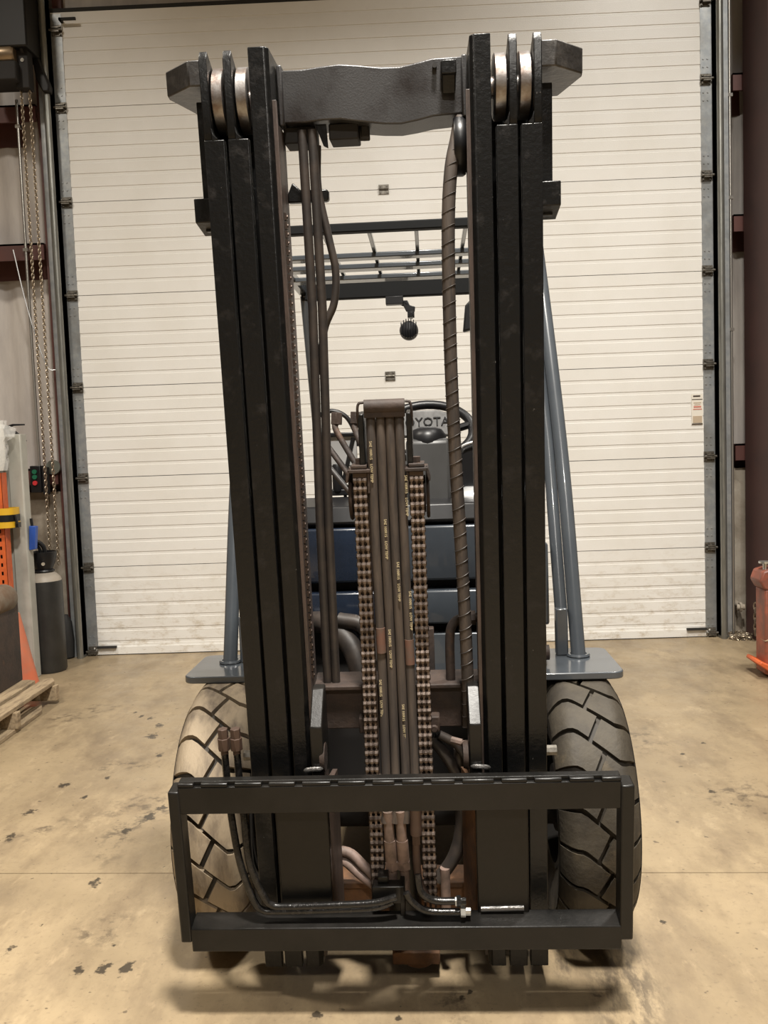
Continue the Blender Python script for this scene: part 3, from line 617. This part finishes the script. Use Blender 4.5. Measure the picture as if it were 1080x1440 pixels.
# ---- chassis and body
MB().box(-.36, .36, .48, 2.5, .22, .58).build('chassis', SHADOWBLACK, fk, bevel=.01)
MB().cyl((-.42, .365, .345), (.42, .365, .345), .07, 16).build('front_axle', SHADOWBLACK, fk)
MB().prism([(1.45, .58), (1.45, .98), (2.3, 1.0), (2.3, .58)], 'x', -.4, .4).build('engine_hood', GREY, fk, bevel=.03)
MB().prism([(2.2, .25), (2.2, 1.0), (2.45, 1.0), (2.68, .9), (2.72, .45), (2.6, .25)], 'x', -.5, .5).build('counterweight', GREY, fk, bevel=.05)
# cowl panels stepping down in front of the driver
MB().box(-.42, .42, .82, 1.0, .60, 1.145).build('cowl_core', SHADOWBLACK, fk)
MB().prism([(.78, 1.10), (.76, 1.11), (.78, 1.165), (1.0, 1.185), (1.0, 1.10)], 'x', -.44, .44).build('dash_top', PLASTIC, fk, bevel=.006)
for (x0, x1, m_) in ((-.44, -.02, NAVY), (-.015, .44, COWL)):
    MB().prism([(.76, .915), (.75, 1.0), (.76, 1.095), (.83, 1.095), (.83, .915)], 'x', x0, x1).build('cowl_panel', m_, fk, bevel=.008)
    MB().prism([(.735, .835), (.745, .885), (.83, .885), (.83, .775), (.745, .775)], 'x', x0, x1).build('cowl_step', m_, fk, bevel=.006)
MB().box(-.015, .44, .75, .80, .57, .742).build('floor_plate', GREY, fk, bevel=.004)
MB().box(.062, .095, .70, .74, .56, .77).build('plate_bracket', RUST, fk, bevel=.003)
MB().tube(bez([(-.30, .7, .80), (-.24, .66, .80), (-.16, .6, .74), (-.12, .55, .62)], 5), .035, 12).tube(bez([(-.2, .62, .82), (-.12, .6, .80), (-.08, .56, .70)], 5), .025, 10).build('intake_hose', HOSED, fk)
# steering column, hub and wheel
MB().prism([(.88, 1.14), (.90, 1.37), (.93, 1.38), (1.06, 1.30), (1.06, 1.14)], 'x', .02, .168).build('steering_column_cover', COLCOV, fk, bevel=.012)
MB().lathe([(.0, -.03), (.064, -.03), (.066, -.02), (.064, .004), (.05, .024), (.025, .034), (.0, .036)], 24, (0, 0, 0)).build('column_knob', PLASTIC, fk, (.094, .965, 1.384))
swl = empty('steering_wheel', (.095, 1.10, 1.405)); swl.parent = fk; swl.rotation_euler = (radians(48), 0, 0)
rim = MB()
rim.tube([(.162 * cos(a), .162 * sin(a) * .82, 0) for a in [2 * pi * k / 40 for k in range(41)]], .0165, 10, False)
rim.build('wheel_rim', PLASTIC, swl)
for a in (0.2, pi - .2, pi * 1.5): MB().tube([(.03 * cos(a), .03 * sin(a), -.03), (.155 * cos(a), .127 * sin(a), 0)], .014, 8).build('wheel_spoke', PLASTIC, swl)
plq = MB().prism([(-.095, -.05), (.095, -.05), (.105, -.01), (.085, .03), (.045, .044), (-.045, .044), (-.085, .03), (-.105, -.01)], 'y', -.012, .012).build('hub_cover', SILVER, fk, (.088, 1.0, 1.432), (radians(-14), 0, 0), bevel=.006)
lt = text_mesh('TOYOTA', .044, .0022, PLASTIC)
put('lettering', lt, plq, (-.098, -.0135, -.014), (radians(90), 0, 0))
MB().prism([(.195, 1.13), (.19, 1.30), (.215, 1.342), (.27, 1.36), (.42, 1.36), (.42, 1.13)], 'y', .98, 1.1).build('side_console', PLASTIC, fk, bevel=.01)
MB().tube(bez([(.19, .975, 1.31), (.21, .97, 1.345), (.265, .97, 1.362), (.34, .97, 1.362)], 5), .005, 8).build('console_trim', GREYP, fk)
MB().lathe([(.0, -.06), (.04, -.06), (.05, -.03), (.05, .03), (.04, .06), (.0, .06)], 16, (.25, .93, 1.16), 'x').build('grey_lever_boot', GREYP, fk)
# left of the dash: gauge hood, levers, hose
MB().box(-.27, -.155, 1.0, 1.03, 1.29, 1.40).build('display_panel', GREYP, fk, bevel=.006)
MB().box(-.28, -.15, .99, 1.03, 1.395, 1.41).box(-.30, -.13, .98, 1.04, 1.19, 1.212).build('display_frame', PLASTIC, fk, bevel=.004)
MB().lathe([(.016, 0), (.018, .01), (.018, .085), (.014, .095)], 16, (-.225, .99, 1.205)).build('gear_lever', PLASTIC, fk)
MB().tube(bez([(-.29, 1.02, 1.47), (-.24, 1.02, 1.487), (-.19, 1.02, 1.465), (-.16, 1.02, 1.41), (-.15, 1.02, 1.36)], 6), .008, 8).build('dash_hose', PLASTIC, fk)
MB().tube([(-.165, 1.0, 1.39), (-.215, 1.0, 1.20)], .008, 8).build('tilt_lever', PLASTIC, fk)
MB().cyl((-.2, .99, 1.155), (-.2, .99, 1.215), .006, 8).build('dash_stem', PLASTIC, fk)
gait = MB()
for k in range(6): gait.lathe([(.016, .012 * k), (.026, .012 * k + .006), (.016, .012 * k + .012)], 14, (-.155, .80, 1.085))
gait.build('lever_gaiter', RUBBER, fk)
MB().prism([(1.50, .98), (1.48, 1.08), (1.52, 1.11), (1.92, 1.08), (1.95, .98)], 'x', -.19, .19).build('seat_cushion', PLASTIC, fk, bevel=.03)
MB().prism([(1.90, 1.06), (1.90, 1.12), (1.98, 1.33), (2.03, 1.345), (2.06, 1.32), (2.0, 1.06)], 'x', -.18, .18).build('seat_back', PLASTIC, fk, bevel=.025)
# ---- overhead guard
MB().box(-.48, .48, .965, 1.0, 2.087, 2.118).build('guard_front_bar', GUARDK, fk, bevel=.004)
MB().box(-.48, .48, 2.11, 2.15, 2.055, 2.145).build('guard_rear_beam', GUARDK, fk, bevel=.006)
for (b0, b1, z) in ((1.37, 1.43, 2.097), (1.56, 1.63, 2.094), (1.78, 1.86, 2.092)):
    MB().box(-.48, .48, b0, b1, z - .012, z + .008).build('guard_cross_slat', GREY, fk, bevel=.004)
for u in (-.25, -.088, .078, .25):
    MB().box(u - .007, u + .007, .99, 1.87, 2.104, 2.122).build('guard_slat', GREY, fk, bevel=.002)
for sx in (-1, 1):
    MB().box(*sorted((sx * .455, sx * .495)), .965, 2.15, 2.085, 2.125).build('guard_side_rail', GREY, fk, bevel=.008)
    fb = (-.522, .51) if sx < 0 else (.517, .49)
    MB().tube(bez([(fb[0], fb[1], .722), (sx * .505, .68, 1.35), (sx * .475, .96, 2.07), (sx * .475, 1.02, 2.10)], 8), .0215, 16).build('guard_front_pillar', GREY, fk)
    MB().tube([(sx * .475, .535, .85), (sx * .47, .70, 1.35), (sx * .44, .95, 2.05)], .0185, 14).build('guard_inner_pillar', GREY, fk)
    MB().box(*sorted((sx * .455, sx * .49)), .50, .535, .72, .86).build('pillar_foot', GREY, fk, bevel=.004)
    MB().tube([(fb[0] + .028 * cos(a), fb[1] + .028 * sin(a), .724) for a in [2 * pi * k / 14 for k in range(15)]], .006, 6).build('pillar_weld', GREY, fk)
    MB().tube([(sx * .465, 2.13, 2.08), (sx * .44, 2.4, .98)], .022, 14).build('guard_rear_pillar', GREY, fk)
    # step plate with rounded corners over the tyre
    x0, x1 = (.345, .622) if sx < 0 else (.345, .612)
    y0, y1 = (.345, .615) if sx < 0 else (.30, .60)
    pl = []
    rr = .03
    for (cx, cy, a0) in ((x1 - rr, y0 + rr, -pi / 2), (x1 - rr, y1 - rr, 0), (x0 + rr, y1 - rr, pi / 2), (x0 + rr, y0 + rr, pi)):
        for k in range(6): a = a0 + pi / 2 * k / 5; pl.append((sx * (cx + rr * cos(a)), cy + rr * sin(a)))
    MB().prism(pl, 'z', .700, .72).build('step_plate', GREY, fk, bevel=.003)
    MB().box(*sorted((sx * .35, sx * .43)), .42, .55, .56, .70).build('step_bracket', SHADOWBLACK, fk, bevel=.004)
    MB().cyl((sx * .36, .40, .755), (sx * .42, .40, .755), .022, 12).build('body_pin', RUST, fk)
    MB().box(*sorted((sx * .36, sx * .445)), .56, .74, .80, 1.05).build('side_bracket', GREY, fk, bevel=.008)
    MB().box(*sorted((sx * .36, sx * .44)), .6, 1.0, .56, .80).build('body_side', SHADOWBLACK, fk, bevel=.01)
    MB().cyl((sx * .355, .03, .60), (sx * .385, .03, .60), .013, 8).build('mast_grease_nipple', HINGE, fk)
# work lamp under the rear beam
MB().box(-.082, .0, 2.09, 2.14, 2.018, 2.056).prism([(-.05, 2.035), (-.01, 2.035), (.012, 1.985), (.052, 1.982), (.055, 2.004), (.03, 2.012), (.02, 2.035)], 'y', 2.10, 2.13).build('lamp_bracket', PLASTIC, fk, bevel=.003)
MB().box(.018, .05, 2.10, 2.13, 1.955, 1.985).cyl((.034, 2.08, 1.965), (.034, 2.15, 1.965), .012, 10).build('lamp_yoke', PLASTIC, fk, bevel=.002)
MB().lathe([(.0, 2.08), (.036, 2.085), (.044, 2.10), (.044, 2.13), (.03, 2.15), (.0, 2.15)], 24, (.022, 0, 1.895), 'y').build('work_lamp', PLASTIC, fk)
for k in range(7):
    u = .022 + (k - 3) * .0115; hh = math.sqrt(max(.0001, .044 ** 2 - (u - .022) ** 2))
    MB().box(u - .0022, u + .0022, 2.062, 2.086, 1.895 - hh * .85, 1.895 + hh + .006).build('lamp_fin', PLASTIC, fk)
# mirror behind the right mast
MB().prism([(.25, 1.745), (.228, 1.74), (.238, 1.83), (.262, 1.855), (.36, 1.855), (.36, 1.745)], 'y', 1.0, 1.04).build('side_mirror', PLASTIC, fk, bevel=.006)
MB().tube([(.30, 1.02, 1.84), (.32, 1.0, 2.09)], .008, 8).build('mirror_arm', PLASTIC, fk)

# ------------------------------------------------------------------ left side of the doorway
def chain_mesh(pts_len, step, r, wire, m, name):
    mb = MB(); k = 0; z = 0
    for k in range(int(pts_len / step)):
        zc = -k * step; ring = []
        for j in range(9):
            a = 2 * pi * j / 8; x = r * cos(a); zz = step * .78 * sin(a)
            ring.append((x * cos(pi / 4 if k % 2 else -pi / 4), x * sin(pi / 4 if k % 2 else -pi / 4), zc + zz))
        mb.tube(ring, wire, 4, False)
    return mb.mesh(name, m)
CHZ = mat('tarnished_chain', (0.33, 0.27, 0.2), 0.35, metal=0.8)
cm = chain_mesh(3.28, .0215, .0085, .0032, CHZ, 'hand_chain')
tag(put('hand_chain', cm, None, (-2.285, -.2, 3.98)), 'left strand of the hanging steel hand chain behind the gas cylinder', 'chain', 'hanging hand chains')
tag(put('hand_chain', cm, None, (-2.232, -.2, 3.92)), 'right strand of the hanging steel hand chain, nearest the door track', 'chain', 'hanging hand chains')
op = tag(MB().box(-2.42, -2.19, -.30, -.02, 3.93, 4.35).prism([(-2.24, 3.96), (-2.20, 3.96), (-2.135, 3.76), (-2.14, 3.72), (-2.18, 3.72), (-2.22, 3.8)], 'y', -.12, -.05).build('door_operator', DARKMET, bevel=.01), 'dark chain-driven door operator high in the upper left corner', 'door operator')
MB().lathe([(.0, -2.42), (.055, -2.42), (.065, -2.41), (.065, -2.30), (.055, -2.285), (.0, -2.285)], 20, (0, -.24, 3.90), 'x').build('motor_drum', BRASS, op)
MB().box(-2.52, -2.27, -.30, -.10, 3.73, 3.85).build('motor_base', SHADOWBLACK, op, bevel=.01)
MB().lathe([(.02, -2.255), (.085, -2.255), (.085, -2.235), (.02, -2.235)], 24, (0, -.2, 3.985), 'x').build('chain_sprocket', SHADOWBLACK, op)
MB().box(-2.30, -2.215, -.24, -.16, 3.70, 3.94).build('chain_guide', SHADOWBLACK, op, bevel=.006)
MB().cyl((-2.25, -.245, 3.87), (-2.25, -.225, 3.87), .012, 10).build('bracket_bolt', HINGE, op)
MB().box(-2.50, -2.44, -.22, -.14, 3.84, 4.6).build('mount_channel', POST, op, bevel=.006)
def conduit(x, y, z0, z1, label, boxz=()):
    mb = MB().tube([(x, y, z0), (x, y, z1)], .0095, 10)
    for z in boxz: mb.box(x - .016, x + .016, y - .012, y + .03, z - .01, z + .01)
    return tag(mb.build('conduit', CONDUIT), label, 'conduit', 'wall conduits')
conduit(-2.398, -.01, 1.31, 3.72, 'steel conduit running down to the black push-button box', (3.55, 2.75))
conduit(-2.226, .0, 1.6, 3.82, 'thin steel conduit close beside the left door track', (3.5, 2.72, 2.0))
conduit(2.257, -.01, .02, 4.2, 'steel conduit beside the right door track', (3.55, 2.9, 2.05))
tag(MB().tube(bez([(-2.475, -.03, 2.75), (-2.40, -.04, 2.36), (-2.30, -.04, 1.99), (-2.235, -.015, 1.95)], 6), .004, 6).build('loose_cable', GREYP), 'thin slack cable crossing behind the hanging hand chain', 'cable')
bx = tag(MB().box(-2.435, -2.365, -.085, .015, 1.135, 1.315).build('control_box', PLASTIC, bevel=.004), 'black push-button box with two green and one red button on red girt', 'switch box')
for (z, m_) in ((1.275, GREENB), (1.24, GREENB), (1.20, REDB)):
    MB().cyl((-2.402, -.085, z), (-2.402, -.096, z), .0155, 14).build('button', m_, bx, label='red button' if m_ is REDB else None)
MB().box(-2.365, -2.335, -.06, -.002, 1.12, 1.305).build('box_cover', SHADOWBLACK, bx, bevel=.004)
tag(MB().lathe([(.0, .002), (.048, .002), (.05, .006), (.05, .018), (.0, .018)], 28, (-2.313, 0, 1.30), 'y').build('round_knockout_disc', DISC, bevel=0), 'grey-green round disc on the girt behind the hand chain', 'disc')
# gas cylinders
gc = empty('gas_cylinder', (-2.252, -.40, 0)); tag(gc, 'charcoal gas cylinder standing on the floor left of the door', 'gas cylinder', 'gas cylinders')
MB().lathe([(.05, .0), (.098, .0), (.107, .014), (.107, .565), (.105, .585)], 36).build('body', CYL, gc)
MB().lathe([(.1052, .583), (.098, .605), (.075, .63), (.045, .645), (.04, .655)], 36).build('shoulder', CYLG, gc)
cap = MB().lathe([(.03, .640), (.052, .650), (.058, .668), (.072, .70), (.082, .745), (.083, .77), (.076, .772), (.066, .71), (.05, .675), (.02, .672)], 28).build('valve_guard', PLASTIC, gc)
MB().lathe([(.028, .640), (.062, .640), (.066, .648), (.062, .656), (.028, .656)], 24).build('neck_ring', PLASTIC, gc)
MB().cyl((.03, -.078, .70), (.034, -.088, .70), .011, 10).build('guard_hole_rivet', ZINC, gc)
MB().tube(bez([(.01, 0, .66), (.012, 0, .78), (-.01, -.01, .825), (-.045, -.03, .845)], 5), .014, 10).tube(bez([(-.012, 0, .67), (-.015, 0, .77), (-.03, -.01, .81), (-.05, -.04, .835)], 5), .010, 10).build('valve_hose', PLASTIC, gc)
g2 = empty('gas_cylinder', (-2.42, -.17, 0)); tag(g2, 'tan-grey gas cylinder mostly hidden behind the charcoal one', 'gas cylinder', 'gas cylinders')
MB().lathe([(.05, 0), (.105, 0), (.11, .012), (.11, .60)], 28).build('body', CYLG, g2)
MB().lathe([(.11, .60), (.10, .66), (.06, .71), (.03, .72), (.03, .78)], 28).build('shoulder', CYLG, g2)
# pale post
ps = tag(MB().prism([(-2.43, -.60), (-2.40, -.60), (-2.392, -.585), (-2.355, -.585), (-2.347, -.60), (-2.268, -.60), (-2.262, -.594), (-2.262, -.515), (-2.43, -.515)], 'z', 0, 1.515).build('steel_post', POST, bevel=.003), 'pale grey folded steel post between orange rack and gas cylinder', 'post')
ex = empty('fire_extinguisher', (-2.392, -.436, 1.0)); tag(ex, 'fire extinguisher whose black handle pokes up behind the pale post', 'fire extinguisher')
MB().lathe([(.05, .0), (.072, .01), (.078, .03), (.078, .40), (.06, .455), (.025, .48), (.022, .50)], 24).build('body', REDB, ex)
MB().box(-.05, .0, -.02, .02, .49, .525).cyl((-.02, 0, .52), (-.02, 0, .555), .018, 10).build('valve', RUST, ex, bevel=.003)
MB().prism([(-.04, .54), (-.02, .555), (.02, .572), (.088, .573), (.09, .582), (.02, .584), (-.03, .572)], 'y', -.012, .012).build('top_lever', PLASTIC, ex, bevel=.002)
MB().prism([(-.02, .52), (.02, .525), (.09, .470), (.095, .478), (.03, .54), (-.02, .545)], 'y', -.014, .014).build('carry_handle', PLASTIC, ex, bevel=.002)
MB().tube(bez([(-.03, 0, .54), (-.06, 0, .545), (-.10, 0, .53), (-.12, 0, .48), (-.12, 0, .35)], 5), .011, 10).build('discharge_hose', PLASTIC, ex)
# plastic-wrapped roll
bg = empty('wrapped_roll', (-2.388, -.70, 1.287)); tag(bg, 'white roll in crinkled clear plastic at the left edge above the rack', 'roll')
MB().lathe([(.0, 0), (.05, .01), (.066, .07), (.07, .16), (.066, .25), (.05, .31), (.0, .32)], 24).build('white_core', WHITE, bg)
fm = MB(); vs = []; fs = []
for j in range(13):
    for i in range(21):
        a = -pi * .85 + pi * 1.7 * i / 20 - pi * .1; z = .01 + .30 * j / 12
        r = .078 + .010 * sin(i * 2.3 + j * 1.1) * sin(j * .9) + (.055 if abs(i - 12) < 3 and 7 < j < 11 else 0) * (1 - abs(i - 12) / 3)
        vs.append((r * cos(a), r * sin(a), z))
for j in range(12):
    for i in range(20): a = j * 21 + i; fs.append((a, a + 1, a + 22, a + 21))
fm.add(vs, fs).build('clear_wrap', FILM, bg, sharp=20)
# orange rack upright with slots
rk = MB(); x0, x1, yf, yb = -2.434, -2.334, -.735, -.665
vs = []; fs = []
cols = [x0, x0 + .018, x0 + .030, x0 + .064, x0 + .076, x1]
rows = [0.]
z = .06
while z < 1.22: rows += [z, z + .022]; z += .0508
rows.append(1.285)
for zz in rows:
    for xx in cols: vs.append((xx, yf, zz))
nc = len(cols)
for j in range(len(rows) - 1):
    for i in range(nc - 1):
        if j % 2 == 1 and i in (1, 3): continue
        a = j * nc + i; fs.append((a, a + 1, a + nc + 1, a + nc))
rk.add(vs, fs).box(x1 - .003, x1, yf, yb, 0, 1.285).box(x0, x0 + .003, yf, yb, 0, 1.285)
r_ = tag(rk.build('rack_upright', ORANGE), 'bright orange slotted pallet-rack upright at the left edge', 'rack')
MB().box(x0 + .003, x1 - .003, yf + .02, yf + .024, 0, 1.28).build('rack_slot_shade', SHADOWBLACK, r_)  # black sheet whose colour supplies the shade behind the slots
# yellow and black wrap
st = empty('strap_roll', (-2.384, -.70, .955)); tag(st, 'yellow and black banded strap belted round the orange rack upright', 'strap')
def ell(z0, z1, rx, ry, m_, nm):
    N_ = 32; vs = []; fs = []
    for (k_, z) in ((0, z0), (0, z1), (.008, z1), (.008, z0)):
        for k in range(N_):
            a = 2 * pi * k / N_; c_, s_ = cos(a), sin(a)
            vs.append(((rx - k_) * abs(c_) ** .6 * (1 if c_ > 0 else -1), (ry - k_) * abs(s_) ** .6 * (1 if s_ > 0 else -1), z))
    for q in range(4):
        for k in range(N_): fs.append((q * N_ + k, q * N_ + (k + 1) % N_, ((q + 1) % 4) * N_ + (k + 1) % N_, ((q + 1) % 4) * N_ + k))
    MB().add(vs, fs).build(nm, m_, st, sharp=50)
ell(0, .038, .117, .080, YEL, 'yellow_band'); ell(.038, .078, .119, .082, PLASTIC, 'black_band'); ell(.078, .118, .117, .080, YEL, 'yellow_band')
MB().box(.117, .135, -.04, .0, .0, .03).tube([(.12, -.04, .075), (.13, -.04, .02)], .008, 6).build('buckle', PLASTIC, st)
# blue tool on the post
bt = empty('blue_nozzle', (-2.238, -.56, .80)); tag(bt, 'blue plastic nozzle with black stub hung on the pale post', 'nozzle')
MB().prism([(-.024, 0), (.012, .004), (.026, .145), (-.016, .15)], 'y', -.02, .02).build('blue_body', BLUE, bt, bevel=.003)
MB().cyl((-.004, 0, .15), (-.008, 0, .195), .009, 10).build('black_stub', PLASTIC, bt)
# black bag/tube behind the cylinder
MB_ = tag(MB().lathe([(.02, 0), (.045, .01), (.05, .12), (.04, .25), (.015, .30)], 18, (-2.265, -.06, 0)).build('rubber_boot', RUBBER), 'black rubber boot on the floor between charcoal cylinder and door track', 'boot')
# cone
cn = empty('traffic_cone', (-2.24, -.87, 0)); tag(cn, 'faded orange traffic cone behind the rusty machine', 'traffic cone')
MB().box(-.128, .128, -.128, .128, 0, .028).build('base', CONEB, cn, bevel=.012)
MB().lathe([(.108, .028), (.102, .05), (.022, .46), (.014, .465)], 28).build('cone_body', CONE, cn)
# pallet and the machine on it
pt = empty('wood_pallet', (-2.0, -1.7, 0)); tag(pt, 'weathered wooden pallet under the rusty machine at left edge', 'pallet')
def board(x0, x1, y0, y1, z0, z1, nm='top_board', chip=.0):
    pl = [(x0, y0), (x1, y0), (x1, y1 - chip), (x1 - (x1 - x0) * .4, y1), (x0, y1 - chip * .4)] if chip else [(x0, y0), (x1, y0), (x1, y1), (x0, y1)]
    MB().prism(pl, 'z', z0, z1).build(nm, WOOD, pt, bevel=.003)
for (x0, x1, y1, c_) in ((.0, .085, .60, .07), (-.14, -.03, .57, .02), (-.28, -.16, .56, .0), (-.43, -.31, .56, .0), (-.58, -.46, .57, .0), (-.73, -.61, .56, .02)): board(x0, x1, -.55, y1, .105, .128, 'top_board', c_)
for y0 in (-.5, .0, .50): MB().box(-.73, .105, y0, y0 + .04, .022, .105).build('stringer', WOOD, pt, bevel=.003)
for (x0, x1, y1) in ((.0, .09, .42), (-.36, -.25, .5), (-.73, -.62, .5)): board(x0, x1, -.55, y1, 0, .022, 'bottom_board', .09 if x1 > 0 else 0)
mc = empty('rusty_machine', (-2.2, -1.28, .128)); tag(mc, 'rusty brown machine block with round boss standing on the pallet', 'machine')
MB().box(-.28, .085, -.17, .17, 0, .50).build('body', MACH, mc, bevel=.008)
MB().box(.06, .092, -.15, .15, .0, .47).build('side_plate', RUST, mc, bevel=.004)
MB().lathe([(.0, -.10), (.07, -.10), (.076, -.09), (.076, .09), (.07, .10), (.0, .10)], 28, (.045, .0, .475), 'y').build('round_boss', MACH, mc)
MB().lathe([(.0, -.2), (.022, -.198), (.028, -.17), (.028, -.16), (.0, -.16)], 14, (-.005, 0, .33), 'y').build('oval_knob', RUST, mc)

# ------------------------------------------------------------------ right side of the doorway
tag(MB().box(2.345, 2.365, -.40, .0, 0, 6.2).box(2.365, 2.62, -.21, -.19, 0, 6.2).box(2.60, 2.62, -.40, .0, 0, 6.2).build('steel_column', COLRED, bevel=.003), 'dull red steel column at the right edge of the picture', 'column')
cg = MB().box(2.20, 2.225, -.01, .02, 0.0, 1.68)
tag(cg.build('cable_chain_strip', HINGE), 'narrow dull steel strip running down beside right track', 'strip')
tag(MB().cyl((2.275, -.02, .20), (2.325, -.03, .20), .02, 12).cyl((2.29, -.025, .20), (2.305, -.025, .20), .032, 8).tube([(2.30, -.02, .20), (2.302, .05, .21), (2.302, .1, .215)], .02, 10).build('pipe_stub', CONCW), 'dusty capped pipe stub low on the concrete right of the track', 'pipe')
pile = MB()
for k in range(60):
    x = 2.2 + random.random() * .2 - .0; y = -.10 + random.uniform(-.06, .10); zc = .004 + random.random() * .03; a0 = random.random() * pi
    ring = [(x + .014 * cos(a) * cos(a0) - .008 * sin(a) * sin(a0), y + .014 * cos(a) * sin(a0) + .008 * sin(a) * cos(a0), zc + .004 * sin(a + k)) for a in [2 * pi * j / 8 for j in range(9)]]
    pile.tube(ring, .0035, 4, False)
po = tag(pile.build('chain_heap', CHZ), 'heap of loose chain on the floor by the right track', 'chain'); po['kind'] = 'stuff'
c2 = chain_mesh(.23, .034, .012, .0045, CHZ, 'link_chain')
tag(put('link_chain', c2, None, (2.329, -.20, .235)), 'short coarse chain hanging against the red column behind the orange jack', 'chain')
jk = empty('floor_jack', (2.10, -1.03, 0)); tag(jk, 'worn orange upright floor jack cut off by the right edge', 'jack')
MB().box(-.07, .12, -.07, .07, .02, .50).build('jack_column', JACKO, jk, bevel=.012)
MB().prism([(-.075, .50), (-.10, .545), (-.08, .60), (-.02, .615), (.12, .60), (.12, .48), (-.02, .48)], 'y', -.075, .075).build('jack_head', JACKO, jk, bevel=.01)
MB().cyl((-.05, -.02, .60), (-.05, -.02, .64), .012, 12).cyl((-.05, -.02, .64), (-.05, -.02, .65), .034, 16).build('silver_screw', ZINC, jk)
MB().prism([(-.073, .21), (-.03, .24), (-.03, .38), (.02, .41), (.121, .41), (.121, .37), (.0, .36), (-.02, .21)], 'y', -.073, .0).build('tape_wrap', TAPE, jk, bevel=.003)
MB().prism([(-.115, .085), (-.105, .105), (.0, .055), (.12, .06), (.12, .0), (.0, .0)], 'y', -.10, .10).build('jack_foot', ORANGE, jk, bevel=.006)
